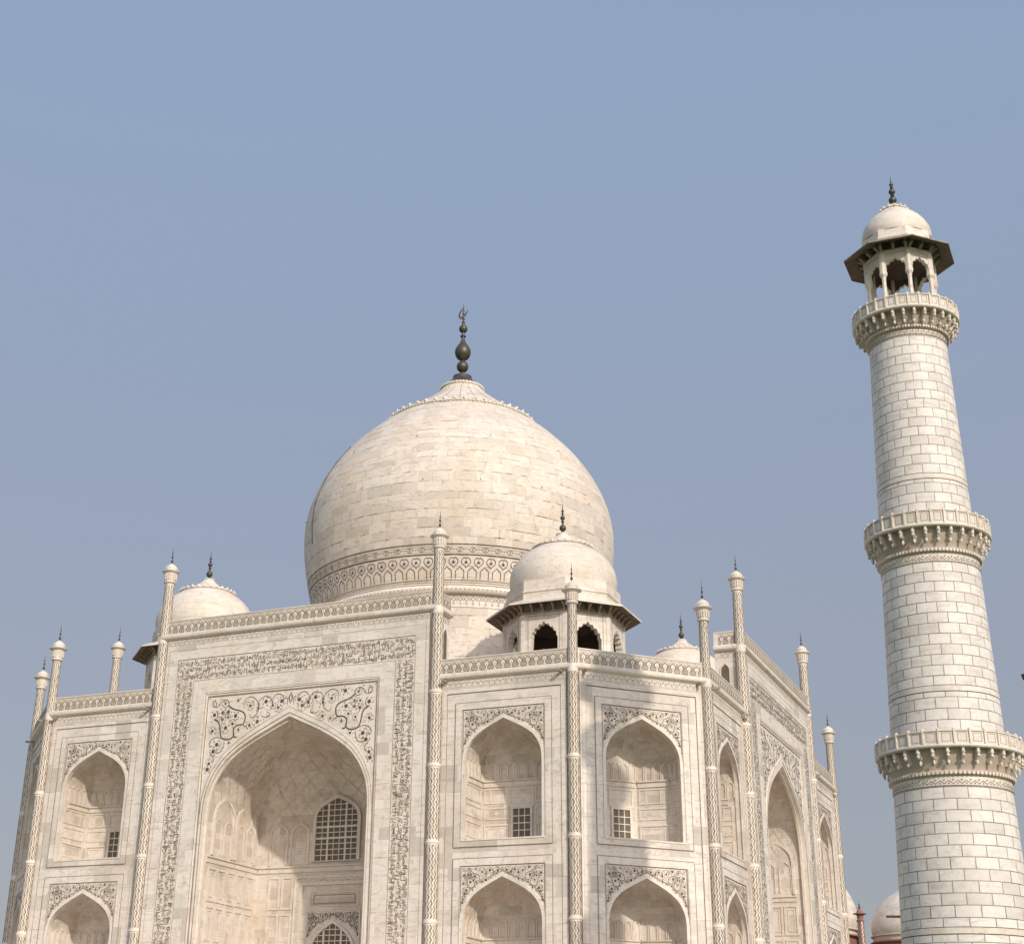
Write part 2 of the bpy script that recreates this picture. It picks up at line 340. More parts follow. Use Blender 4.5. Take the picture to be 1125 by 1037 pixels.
def dentils(mb, x0, x1, z0, z1, o):
    n = max(2, round((x1-x0)/0.42)); p = (x1-x0)/n; h = z1-z0
    mb.rect(x0, x1, z0-0.05, z0-0.02, o, 'inlay_soft'); mb.rect(x0, x1, z1, z1+0.03, o, 'inlay_soft')
    for i in range(n):
        c = x0+(i+0.5)*p
        mb.ribbon([(c-p*0.40, z0+h*0.75), (c-p*0.22, z0+h*0.2), (c, z0+h*0.05), (c+p*0.22, z0+h*0.2), (c+p*0.40, z0+h*0.75)], 0.035, o, 'inlay_soft')
        mb.disc(c, z0+h*0.48, 0.055, o, 'inlay_grey', 4, rr=0.09); mb.disc(c+p/2, z0+h*0.7, 0.05, o, 'inlay_grey', 4)
def calligraphy(mb, L, W, M, seed):
    """two rows of interlaced strokes in a band of length L and width W; M maps (s, t) to wall x, z"""
    r = random.Random(seed); keep = mb.map
    mb.map = lambda s_, t_, o: keep(*M(s_, t_), o)
    o = 0.036
    NR = 3
    for row in range(NR):
        b = b0_ = 0.02+row*(W/NR); H = W/NR*1.0; s_ = 0.03
        while s_ < L-0.10:
            k = r.random(); mt = r.choice(('inlay_dark', 'inlay_grey', 'inlay_grey', 'inlay_grey', 'inlay_grey', 'inlay_soft', 'inlay_soft')); wd = r.uniform(0.036, 0.056); b = min(max(b0_+r.uniform(-0.12, 0.12), 0.02), W-H)
            if k < 0.34:
                t = r.uniform(-0.06, 0.06); mb.ribbon([(s_, b+H*r.uniform(0.0, .2)), (s_+t, b+H*r.uniform(0.7, 0.97))], wd, o, mt); s_ += r.uniform(0.06, 0.10)
            elif k < 0.60:
                q = r.uniform(0.14, 0.26); z = b+H*r.uniform(0.05, 0.55); dp = H*r.uniform(0.15, 0.4)
                mb.ribbon([(s_, z+dp), (s_+q*0.3, z), (s_+q*0.75, z), (s_+q, z+dp*0.9)], wd, o+0.001, mt); s_ += q*0.42
            elif k < 0.80:
                q = r.uniform(0.2, 0.4); z = b+H*r.uniform(0.1, 0.85)
                mb.ribbon([(s_, z), (s_+q*0.4, z+H*r.uniform(-.14, .14)), (s_+q, z+H*0.08)], wd*0.9, o+0.002, mt); s_ += q*0.26
            else:
                a = r.uniform(0, 6); z = b+H*r.uniform(0.3, 0.75); R = r.uniform(0.06, 0.10)
                mb.ribbon([(s_+0.06+R*cos(a+i*1.1), z+R*sin(a+i*1.1)) for i in range(5)], wd*0.9, o+0.003, mt); s_ += 0.12
            if r.random() < 0.8: mb.disc(s_+r.uniform(-.1, .1), b+H*r.uniform(0.1, 0.95), 0.034, o+0.004, mt, 4)
    mb.map = keep
VINES = [[[-5.16,21.7],[-4.78,21.4],[-4.23,21.24],[-3.86,21.06],[-3.71,20.82],[-3.71,20.51],[-3.83,20.22],[-4.14,20.2],[-4.44,20.11],[-4.6,19.89],[-4.56,19.51],[-4.45,19.32],[-4.28,19.34]],[[-6.28,20.71],[-6.0,20.61],[-5.81,20.29],[-5.71,19.75],[-5.56,19.36],[-5.24,19.22],[-4.84,19.23],[-4.59,19.4],[-4.55,19.66]],[[-3.84,21.36],[-3.88,21.75],[-3.73,22.04],[-3.34,22.17],[-2.98,22.02],[-2.73,21.73],[-2.65,21.27],[-2.75,20.9],[-2.99,20.69],[-3.21,20.66],[-3.31,20.82]],[[-2.56,21.26],[-2.64,21.65],[-2.44,21.98],[-2.02,22.1],[-1.65,21.91],[-1.52,21.6],[-1.55,21.18],[-1.67,21.04]],[[-1.97,20.99],[-1.69,20.81],[-1.72,20.63],[-2.07,20.58],[-2.39,20.75]],[[-1.44,21.4],[-1.47,21.86],[-1.23,22.15],[-0.89,22.16],[-0.61,21.94],[-0.58,21.6],[-0.74,21.59]],[[-5.56,19.32],[-5.97,19.42],[-6.36,19.3],[-6.56,19.05],[-6.49,18.81],[-6.36,18.84]],[[-5.32,19.15],[-5.37,18.74],[-5.56,18.37],[-5.81,18.28],[-6.13,18.37]],[[-6.5,18.44],[-6.19,18.04],[-6.07,17.77],[-6.29,17.67]],[[-6.46,22.07],[-6.38,21.72],[-6.14,21.62],[-5.93,21.76],[-5.82,21.98],[-5.61,22.12],[-5.29,22.06],[-5.13,21.85],[-5.25,21.63],[-5.51,21.57],[-5.79,21.75]],[[-6.21,21.39],[-6.05,21.15],[-6.07,20.84],[-6.28,20.71]],[[-3.87,20.14],[-3.6,20.05],[-3.44,19.81]],[[-6.55,22.08],[-6.51,21.73],[-6.24,21.67],[-6.27,22.02],[-6.5,22.1]],[[-0.44,22.01],[-0.25,21.69],[-0.3,21.31]]]
FLOWERS = [[-5.45,21.84],[-6.31,21.06],[-5.61,21.19],[-4.39,21.98],[-3.33,21.51],[-2.03,21.72],[-4.72,20.32],[-4.51,20.88],[-5.28,20.06],[-4.19,19.83],[-5.92,18.89],[-4.91,18.97],[-6.38,19.91],[-3.29,20.1],[-2.66,20.32],[-2.65,21.27],[-1.44,21.4],[-0.72,21.65],[-6.45,17.57],[-6.18,18.42],[-5.16,21.2],[-5.6,20.69],[-0.99,21.21],[-6.55,17.16],[-5.17,20.81]]
def arabesque(mb, sc_, x_off, z_off, o, fat=1.0, fill=100, boost=1.0, ink='inlay_dark'):
    r = random.Random(3)
    T = lambda p, sgn: (sgn*p[0]*sc_+x_off, (p[1]-22.38)*sc_+z_off)
    for sgn in (1, -1):
        for i, c in enumerate(VINES):
            mb.ribbon(catmull([T(p, sgn) for p in c], 3), (0.10 if i < 2 else 0.055)*sc_*fat, o+0.0015*(i % 3), ink, taper=i > 1)
        for i, p in enumerate(FLOWERS):
            x, z = T(p, sgn); R = r.choice((0.12, 0.15, 0.19))*sc_*fat*boost
            mb.disc(x, z, R*0.62, o+0.005, 'inlay_dark', 10, ph=i, rr=R*1.15*0.62)
            for k in range(5):
                a = i+k*2*pi/5; mb.disc(x+R*1.35*cos(a), z+R*1.35*sin(a), R*0.28, o+0.006, 'inlay_grey', 4)
            if i % 2 == 0:
                mb.ribbon([(x+R*2*cos(i+a*0.9), z+R*2*sin(i+a*0.9)) for a in range(5)], 0.035*sc_*fat, o+0.007, 'inlay_soft')
    r = random.Random(9); cnt = 0
    AO = [(6.84*u, 14.0+7.18*h) for u, h in ARCH]
    while cnt < fill:
        x = r.uniform(0.3, 6.75); z = r.uniform(16.9, 22.25)
        za = next((b[1]+(a[1]-b[1])*(x-b[0])/(a[0]-b[0]) for a, b in zip(AO, AO[1:]) if b[0] <= x <= a[0]), 0)
        if z < za+0.22: continue
        cnt += 1; a = r.uniform(0, 6.28); l = r.uniform(0.10, 0.2); c2 = r.uniform(-.1, .1)
        for sgn in (1, -1):
            p = [T((x, z), sgn), T((x+l*0.5*cos(a)+c2, z+l*0.5*sin(a)), sgn), T((x+l*cos(a), z+l*sin(a)), sgn)]
            mb.ribbon(p, 0.04*sc_*fat, o+0.009, 'inlay_grey' if cnt % 3 == 0 else 'inlay_soft')
    for q in (0.55, 0.3):
        mb.ribbon([(x_off, z_off-0.15*sc_-0.0), (x_off-q*0.35*sc_, z_off-0.55*sc_), (x_off, z_off-0.95*sc_), (x_off+q*0.35*sc_, z_off-0.55*sc_)], 0.05*sc_*fat, o+0.008, ink, closed=True)

# ------------------------------------------------------------------ turret (engaged pinnacle shaft)
def make_turret(zledge, ztop, pish):
    mb = MB(); r = 0.36 if not pish else 0.40
    cap0 = ztop-0.80                                  # ring under the fluted neck
    seg = 16
    mb.revolve([(r+0.04, 0), (r+0.02, zledge-0.5), (r, zledge), (r-0.05, cap0)], seg, 'marble_trim', ph=pi/16, smooth=True)
    mb.revolve([(r+0.22, 0), (r+0.22, 1.0), (r+0.05, 1.15)], seg, 'marble_trim')
    z = 1.28
    while z < zledge-3:
        mb.revolve([(r, z-0.09), (r+0.07, z-0.07), (r+0.095, z), (r+0.07, z+0.07), (r, z+0.09)], seg, 'marble_trim'); z += 5.0
    # herringbone inlay: zigzag ribbons running up the shaft
    mb.map = lambda x, z, o: ((rr(z)+o)*cos(x), (rr(z)+o)*sin(x), z)
    rr = lambda z: (r+0.04-0.02*z/zledge) if z < zledge else (r-0.05*(z-zledge)/(cap0-zledge))
    rings = []
    z = 1.28
    while z < zledge-3: rings.append(z); z += 5.0
    nz = 13
    st = 0.185; k = 0; z = 1.3
    P = mb.map
    while z+st < cap0-0.12:
        if not any(abs(z+st/2-q) < 0.24 for q in rings) and not (zledge-0.1 < z+st/2 < zledge+0.35):
            for i in range(nz):
                a = i*2*pi/nz+(0 if not pish else 0.3); da = 0.5*2*pi/nz
                sg = 1 if k % 2 == 0 else -1
                a0, a1 = (a, a+da) if sg > 0 else (a+da, a)
                wd = 0.048/r
                mt = 'inlay_soft' if (i+k//2) % 2 else 'inlay_grey'
                mb.face([P(a0-wd, z, .012), P(a0+wd, z, .012), P(a1+wd, z+st, .012), P(a1-wd, z+st, .012)], mt)
        z += st; k += 1
    o = mb.build('turret')
    # capital
    c = MB(); q = cap0
    c.revolve([(r-0.05, q-0.16), (r+0.06, q-0.14), (r+0.09, q-0.06), (r+0.03, q), (r-0.02, q+0.04), (r+0.02, q+0.4), (r+0.08, q+0.62), (r+0.20, q+0.70), (0.66, q+0.74), (0.69, q+0.79), (0.66, q+0.84), (0.42, q+0.93), (0.42, q+0.97)], 24, 'marble_trim')
    for i in range(16):                              # flutes
        a = i*2*pi/16
        c.map = lambda x, z, o: ((r+0.03+(z-q)*0.10+o)*cos(x), (r+0.03+(z-q)*0.10+o)*sin(x), z)
        c.mbox(a-0.07, a+0.07, q+0.10, q+0.58, -0.05, 0.035, 'marble_trim')
    c.build('capital', o)
    dm = MB()
    dm.revolve([(0.42, q+0.95), (0.445, q+1.03), (0.42, q+1.15), (0.34, q+1.27), (0.20, q+1.36), (0.10, q+1.41), (0.05, q+1.47), (0.0, q+1.48)], 24, 'marble_trim')
    for i in range(16):
        a = i*2*pi/16; dm.revolve([(0, q+0.99), (0.05, q+1.02), (0.04, q+1.12), (0, q+1.15)], 5, 'marble_trim', cx=0.43*cos(a), cy=0.43*sin(a))
    dm.build('cap_dome', o)
    f = MB(); b = q+1.46
    f.revolve([(0.05, b), (0.03, b+.06), (0.08, b+.12), (0.10, b+.19), (0.08, b+.26), (0.03, b+.32), (0.03, b+.42), (0.065, b+.48), (0.08, b+.54), (0.065, b+.60), (0.025, b+.66), (0.025, b+.76), (0.05, b+.81), (0.05, b+.87), (0.02, b+.92), (0.015, b+1.2), (0, b+1.35)], 10, 'bronze')
    f.build('finial', o)
    return o

# ------------------------------------------------------------------ niche
def make_niche(hw, D, zb, zc, zs, za, plan, portal=False):
    mb = MB()
    if plan == 'oct':
        a = hw*0.41; b = D-(hw-a)
        corners = [(-hw, 0), (-hw, b), (-a, D), (a, D), (hw, b), (hw, 0)]
    else:
        corners = [(-hw, 0), (-hw, D), (hw, D), (hw, 0)]
    pts = []; nseg = 10
    for (x0, y0), (x1, y1) in zip(corners, corners[1:]):
        for i in range(nseg): pts.append((x0+(x1-x0)*i/nseg, y0+(y1-y0)*i/nseg))
    pts.append(corners[-1])
    arcl = [0]
    for p, q in zip(pts, pts[1:]): arcl.append(arcl[-1]+hypot(q[0]-p[0], q[1]-p[1]))
    for i in range(len(pts)-1):
        (xa, ya), (xb, yb) = pts[i], pts[i+1]
        mb.face([(xa, ya, zb), (xb, yb, zb), (xb, yb, zs), (xa, ya, zs)], 'marble_niche', [(arcl[i], zb), (arcl[i+1], zb), (arcl[i+1], zs), (arcl[i], zs)])
    # vault
    n = len(pts); base = len(mb.v); rows = ARCH
    for u, h in rows:
        z = zs+(za-zs)*h; bl = min(1, max(0, h*1.5)); bl = bl*bl*(3-2*bl)
        for k, (x, y) in enumerate(pts):
            th = atan2(y/D, x/hw); ex, ey = hw*cos(th), D*sin(th)
            if y == 0: ex = x; ey = 0
            mb.v.append(((x*(1-bl)+ex*bl)*u, (y*(1-bl)+ey*bl)*(1-(1-u)**1.7), z))
    for j in range(len(rows)-1):
        for i in range(n-1):
            ids = [base+j*n+i, base+j*n+i+1, base+(j+1)*n+i+1, base+(j+1)*n+i]
            if rows[j+1][0] == 0: ids = ids[:3]
            z0 = zs+rows[j][1]*(za-zs)*1.3; z1 = zs+rows[j+1][1]*(za-zs)*1.3
            uv = [(arcl[i], z0), (arcl[i+1], z0), (arcl[i+1], z1), (arcl[i], z1)][:len(ids)]
            mb.faceidx(ids, 'marble_niche', uv, True)
    # vault net of thin raised ribs
    def vault(s_, h):
        k = s_*(n-1); i = min(int(k), n-2); f = k-i
        x = pts[i][0]*(1-f)+pts[i+1][0]*f; y = pts[i][1]*(1-f)+pts[i+1][1]*f
        hh = max(0, min(1, h)); u = 0
        for (ua, ha), (ub, hb) in zip(rows, rows[1:]):
            if ha <= hh <= hb: u = ua+(ub-ua)*((hh-ha)/(hb-ha) if hb > ha else 0); break
        bl = min(1, max(0, hh*1.5)); bl = bl*bl*(3-2*bl); th = atan2(y/D, x/hw)
        X = (x*(1-bl)+hw*cos(th)*bl)*u; Y = (y*(1-bl)+D*sin(th)*bl)*(1-(1-u)**1.7)
        return X*0.993, Y*0.993, zs+(za-zs)*hh-0.012
    kk = 22 if portal else 14
    rw = 0.0012 if portal else 0.0022
    for i in range(kk+1):
        for sg in (1, -1):
            prev = None
            for j in range(9):
                h = 0.02+0.72*j/8; s_ = i/kk+sg*0.13*(j/8)**1.2
                if not 0.02 < s_ < 0.98: prev = None; continue
                a_, b_ = vault(s_-rw, h), vault(s_+rw, h)
                if prev: mb.face([prev[0], prev[1], b_, a_], 'marble_niche')
                prev = (a_, b_)
    # wall panels, segment by segment
    floor_z = zb
    mb.face([(x, y, zb+0.0) for x, y in corners], 'marble_trim')
    for si, ((x0, y0), (x1, y1)) in enumerate(zip(corners, corners[1:])):
        L = hypot(x1-x0, y1-y0); tx, ty = (x1-x0)/L, (y1-y0)/L; nx, ny = ty, -tx
        # interior normal: towards the opening axis
        cx_, cy_ = (x0+x1)/2, (y0+y1)/2
        if nx*(0-cx_)+ny*(D*0.4-cy_) < 0: nx, ny = -nx, -ny
        mb.map = lambda s_, z, o, x0=x0, y0=y0, tx=tx, ty=ty, nx=nx, ny=ny: (x0+tx*s_+nx*o, y0+ty*s_+ny*o, z)
        back = (si == (len(corners)-1)//2)
        e = 0.10
        # cornice
        mb.mbox(e if si else 0.5, L-e if si < len(corners)-2 else L-0.5, zc-0.06, zc+0.04, 0, 0.15, 'marble_trim')
        mb.mbox(e if si else 0.5, L-e if si < len(corners)-2 else L-0.5, zc-0.40, zc-0.06, 0, 0.07, 'marble_trim')
        mb.rect(0.2, L-0.2, zc-0.075, zc-0.062, 0.155, 'groove')
        if portal:
            if not back:
                nc = 5; cw = (L-1.2)/nc; rowz = [(8.3, zc-0.7), (5.4, 8.0), (2.5, 5.1)]
                for i in range(nc):
                    for (za_, zb_) in rowz:
                        a_ = 0.8+i*cw
                        mb.frame(a_, a_+cw-0.12, za_, zb_, 0.14, 0, 0.07, 'marble_trim')
                        mb.frame(a_+0.28, a_+cw-0.40, za_+0.3, zb_-0.3, 0.05, 0, 0.04, 'marble_trim')
                # two tall blind arches above the cornice
                for i in range(2):
                    c_ = 0.9+(L-1.4)*(i+0.5)/2; hw_ = (L-1.4)/4-0.2
                    A = [(c_+x, z) for x, z in arch_pts(hw_, zc+0.15, zc+2.6, zc+4.3)]
                    mb.ribbon(A, 0.20, 0.12, 'marble_trim', o0=0)
                    for q in (-0.5, 0.5):
                        A = [(c_+q*hw_+x, z) for x, z in arch_pts(hw_*0.36, zc+0.3, zc+2.1, zc+2.7)]
                        mb.ribbon(A, 0.09, 0.06, 'marble_trim', o0=0)
            else:
                for c_ in (L/2-4.6, L/2+4.6):
                    for (za_, zb_) in ((8.3, zc-0.7), (5.4, 8.0), (2.5, 5.1)):
                        mb.frame(c_-1.0, c_+0.0, za_, zb_, 0.12, 0, 0.06, 'marble_trim'); mb.frame(c_+0.15, c_+1.1, za_, zb_, 0.12, 0, 0.06, 'marble_trim')
                for c_ in (L/2-4.9, L/2-3.1, L/2+3.1, L/2+4.9):
                    A = [(c_+x, z) for x, z in arch_pts(0.72, zc+0.15, zc+2.3, zc+3.1)]
                    mb.ribbon(A, 0.12, 0.08, 'marble_trim', o0=0)
                    A = [(c_+x, z) for x, z in arch_pts(0.45, zc+0.35, zc+1.9, zc+2.4)]
                    mb.ribbon(A, 0.06, 0.05, 'marble_trim', o0=0)
                    for zz in (zc+0.9, zc+1.5): mb.mbox(c_-0.42, c_+0.42, zz, zz+0.05, 0, 0.04, 'marble_trim')
        else:
            nb = 2 if L > 3 else 1
            W = L-0.3
            if back:
                g = 0.95
                spans = [(0.15, L/2-g), (L/2+g, L-0.15)]
            else: spans = [(0.15+W*i/nb, 0.15+W*(i+1)/nb-0.1) for i in range(nb)]
            for a_, b_ in spans:
                if b_-a_ < 0.35: continue
                mb.frame(a_, b_, zb+0.15, zb+1.45, 0.12, 0, 0.06, 'marble_trim')
                if b_-a_ > 1.0: mb.frame(a_+0.25, b_-0.25, zb+0.40, zb+1.20, 0.04, 0, 0.03, 'marble_trim')
                mb.frame(a_, b_, zb+1.75, zb+2.55, 0.09, 0, 0.045, 'marble_trim')
                mb.frame(a_, b_, zb+2.80, zc-0.5, 0.09, 0, 0.045, 'marble_trim')
                m_ = (a_+b_)/2
                for t_ in (-0.25, 0.25): mb.mbox(m_+t_*(b_-a_)-0.04, m_+t_*(b_-a_)+0.04, zb+2.9, zc-0.6, 0, 0.04, 'marble_trim')
                mb.disc(m_, zb+2.15, 0.14, 0.03, 'marble_trim', 8)
            if back: mb.frame(L/2-0.9, L/2+0.9, zc-1.75, zc-0.55, 0.10, 0, 0.05, 'marble_trim')
            na = max(1, round(L/0.62)); aw = L/na
            for i in range(na):
                c_ = (i+0.5)*aw
                A = [(c_+x, z) for x, z in arch_pts(aw*0.40, zc+0.06, zc+0.85, zc+1.2)]
                mb.ribbon(A, 0.09, 0.07, 'marble_trim', o0=0)
    return mb

def jali(mb, hw, z0, zs, za, cols, rows, o, fw=0.14, arch=True, rec=0.12):
    """pierced screen: pane, frame and bars on a wall at offset o"""
    bt = 0.028
    if arch:
        A = arch_pts(hw, z0, zs, za); P = mb.map
        # pane as a fan of vertical slices
        for a, b in zip(A, A[1:]):
            if abs(a[0]-b[0]) > 1e-9: mb.face([P(a[0], z0, o-rec+0.13), P(b[0], z0, o-rec+0.13), P(b[0], b[1], o-rec+0.13), P(a[0], a[1], o-rec+0.13)], 'pane_dark')
        mb.ribbon(arch_pts(hw+fw/2, z0, zs, za+fw*0.7), fw, o+0.13, 'marble_trim', o0=o)
        def top(x):
            for a, b in zip(A, A[1:]):
                if abs(a[0]-b[0]) > 1e-9 and a[0] <= x <= b[0]: return a[1]+(b[1]-a[1])*(x-a[0])/(b[0]-a[0])
            return zs
        def half(z):
            if z <= zs: return hw
            for (u0, h0), (u1, h1) in zip(ARCH, ARCH[1:]):
                q = (z-zs)/(za-zs)
                if h0 <= q <= h1: return hw*(u0+(u1-u0)*(q-h0)/(h1-h0))
            return 0
    else:
        mb.rect(-hw, hw, z0, za, o+0.01, 'pane_dark'); mb.frame(-hw-fw, hw+fw, z0-fw*0.3, za+fw, fw, o, o+0.10, 'marble_trim', bottom=False)
        top = lambda x: za
        half = lambda z: hw
    xs = []
    n = cols
    for i in range(1, n):
        x = -hw+2*hw*i/n; t = 0.075 if arch and i in (round(n*2/7), n-round(n*2/7)) else bt
        mb.mbox(x-t, x+t, z0, top(x), o+0.012, o+0.06, 'jali_white')
    for i in range(0, rows+1):
        z = z0+(za-z0)*i/rows
        if z > za-0.1 or z == z0 and False: continue
        h = half(z); t = 0.07 if arch and i in (4, 6) else bt*1.1
        mb.mbox(-h, h, z-t, z+t, o+0.012, o+0.066, 'jali_white')

# ------------------------------------------------------------------ the mausoleum
S, K, PW = 28.45, 7.118, 11.402
ZL = 22.02        # underside of the string course on the lower parts
tomb = empty('mausoleum')
tomb['label'] = 'great white marble mausoleum with a bulbous dome, corner kiosks and deep arched portals'
tomb['category'] = 'mausoleum'

LEDGE = [(0.0, -0.02), (0.14, 0.0), (0.30, 0.10), (0.34, 0.20), (0.34, 0.36), (0.26, 0.44), (0.10, 0.46)]
def ledge_and_parapet(parent, hw, z, name='parapet'):
    mb = MB()
    mb.sweep_x(-hw, hw, [(a, z+b) for a, b in LEDGE], 'marble_trim')
    mb.rect(-hw, hw, z-0.035, z-0.022, 0.004, 'groove')
    mb.box(-hw, hw, -0.10, 0.30, z+0.46, z+1.42, 'marble_trim')
    mb.box(-hw, hw, -0.14, 0.34, z+1.42, z+1.49, 'marble_trim')
    omega_parapet(mb, -hw+0.45, hw-0.45, z+0.46, 0.106)
    return mb.build(name, parent)

def make_bay(hw, plan):
    """two arched niches one over the other in a framed wall, local x along the wall, y inward"""
    mb = MB(); AH = 2.84; dz = -10.2
    x1, x2, x3 = 4.13, 3.47, 2.94
    # outer border
    zt = ZL
    mb.mbox(-hw, -x1, 0, zt-0.0, -0.3, 0.06, 'marble_wall'); mb.mbox(x1, hw, 0, zt, -0.3, 0.06, 'marble_wall'); mb.mbox(-x1, x1, 21.08, zt, -0.3, 0.06, 'marble_wall')
    # field between the borders
    for s_ in (-1, 1):
        a, b = sorted((s_*x2, s_*x1)); mb.rect(a, b, 0, 21.08, 0.0, 'marble_wall')
    mb.rect(-x2, x2, 20.38, 21.08, 0.0, 'marble_wall')
    mb.rect(-x2, x2, 10.18, 10.90, 0.0, 'marble_wall')
    mb.rect(-x2, x2, 0, 0.7, 0.0, 'marble_wall')
    for s_ in (-1, 1): mb.rect(s_*(hw-0.43)-0.03, s_*(hw-0.43)+0.03, 0, zt, 0.063, 'groove')
    mb.line_pi(x1-0.02, 0.2, 21.06, 0.045, 0.004, 'groove')
    mb.line_pi(hw-0.55 if False else x1+0.30, 0, 21.40, 0.02, 0.064, 'inlay_soft')
    for q in (0, dz):
        z0, z1, zt2 = 10.90+q, 20.38+q, 19.92+q
        sill = 11.38+q
        # inner border, proud
        mb.mbox(-x2, -x3, z0, z1, 0, 0.05, 'marble_wall'); mb.mbox(x3, x2, z0, z1, 0, 0.05, 'marble_wall')
        mb.mbox(-x3, x3, zt2, z1, 0, 0.05, 'marble_wall'); mb.mbox(-x3, x3, z0, sill-0.1, 0, 0.05, 'marble_wall')
        mb.mbox(-x3, x3, sill-0.1, sill, -0.25, 0.09, 'marble_trim')
        for s_ in (-1, 1): mb.rect(s_*x2-0.022, s_*x2+0.022, z0, z1, 0.054, 'groove')
        mb.rect(-x2+0.022, x2-0.022, z1-0.02, z1+0.022, 0.054, 'groove'); mb.rect(-x2+0.022, x2-0.022, z0-0.022, z0+0.02, 0.054, 'groove')
        for s_ in (-1, 1): mb.rect(s_*(x3+0.04)-0.015, s_*(x3+0.04)+0.015, z0+0.5, z1-0.45, 0.055, 'groove')
        # spandrel plate and arch
        A = arch_pts(AH, sill, 16.35+q, 19.22+q)
        fill_around(mb, A, -x3, x3, zt2, -0.02, 'marble_trim')
        mb.rect(-x3, x3, sill-0.1, sill, -0.02, 'marble_trim')
        reveal(mb, A, -0.40, 0.03, 'marble_trim')
        mb.ribbon(arch_pts(AH-0.0, sill, 16.35+q, 19.30+q), 0.20, 0.03, 'marble_trim', o0=-0.02)
        mb.ribbon(arch_pts(AH+0.10, 16.9+q, 16.95+q, 19.55+q)[1:-1], 0.03, 0.0, 'groove')
        A2 = arch_pts(AH+0.2, sill, 16.35+q, 19.45+q)
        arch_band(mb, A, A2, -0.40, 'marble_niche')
        mb.rect(-x3+0.03, x3-0.03, zt2-0.05, zt2-0.01, -0.012, 'groove')
        for s_ in (-1, 1): mb.rect(s_*(x3-0.04)-0.02, s_*(x3-0.04)+0.02, 17.1+q, zt2-0.05, -0.012, 'groove')
    o = mb.build('wall_bay')
    en = MB(); dentils(en, -hw+0.45, hw-0.45, 21.52, 21.92, 0.064); en.build('inlaid_frieze', o)
    for q in (0, dz):
        sp = MB(); arabesque(sp, 0.424, 0, 19.88+q, -0.012, fat=1.2, boost=1.35, fill=170, ink='inlay_grey'); sp.build('spandrel', o)
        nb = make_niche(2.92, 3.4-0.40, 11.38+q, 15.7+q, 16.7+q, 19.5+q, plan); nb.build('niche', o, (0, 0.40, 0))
        jn = MB(); jn.map = lambda x, z, o_: (x, 3.4-0.012-o_, z)
        jali(jn, 0.62, 11.42+q, 0, 13.78+q, 3, 5, 0.0, fw=0.16, arch=False); jn.build('screen_window', o)
    sp = MB(); sp.box(-0.06, 0.06, -0.75, 0.0, 21.86, 21.93, 'bracket_stone'); sp.box(-0.09, -0.06, -0.75, 0.0, 21.86, 22.0, 'bracket_stone'); sp.box(0.06, 0.09, -0.75, 0.0, 21.86, 22.0, 'bracket_stone')
    s1 = sp.build('water_spout', o, (-hw+0.75, 0, 0)); s2 = s1.copy(); COL.objects.link(s2); s2.parent = o; s2.location = (hw-0.75, 0, 0)
    ledge_and_parapet(o, hw, ZL)
    return o
HB = (S-K-PW)/2
HC = K/sqrt(2)
bay = make_bay(HB, 'rect'); cham = make_bay(HC, 'oct')
bc = (S-K+PW)/2
def rot2(x, y, a): return (x*cos(a)-y*sin(a), x*sin(a)+y*cos(a))
first = True
for k in range(4):
    a = k*pi/2
    for sx in (-1, 1):
        x, y = rot2(sx*bc, -S, a)
        if first: bay.parent = tomb; bay.location = (x, y, 0); bay.rotation_euler = (0, 0, a); first = False
        else: copy_tree(bay, tomb, (x, y, 0), a)
    x, y = rot2(S-K/2, -S+K/2, a)
    if k == 0: cham.parent = tomb; cham.location = (x, y, 0); cham.rotation_euler = (0, 0, a+pi/4); cham.name = 'chamfered_bay'
    else: copy_tree(cham, tomb, (x, y, 0), a+pi/4)

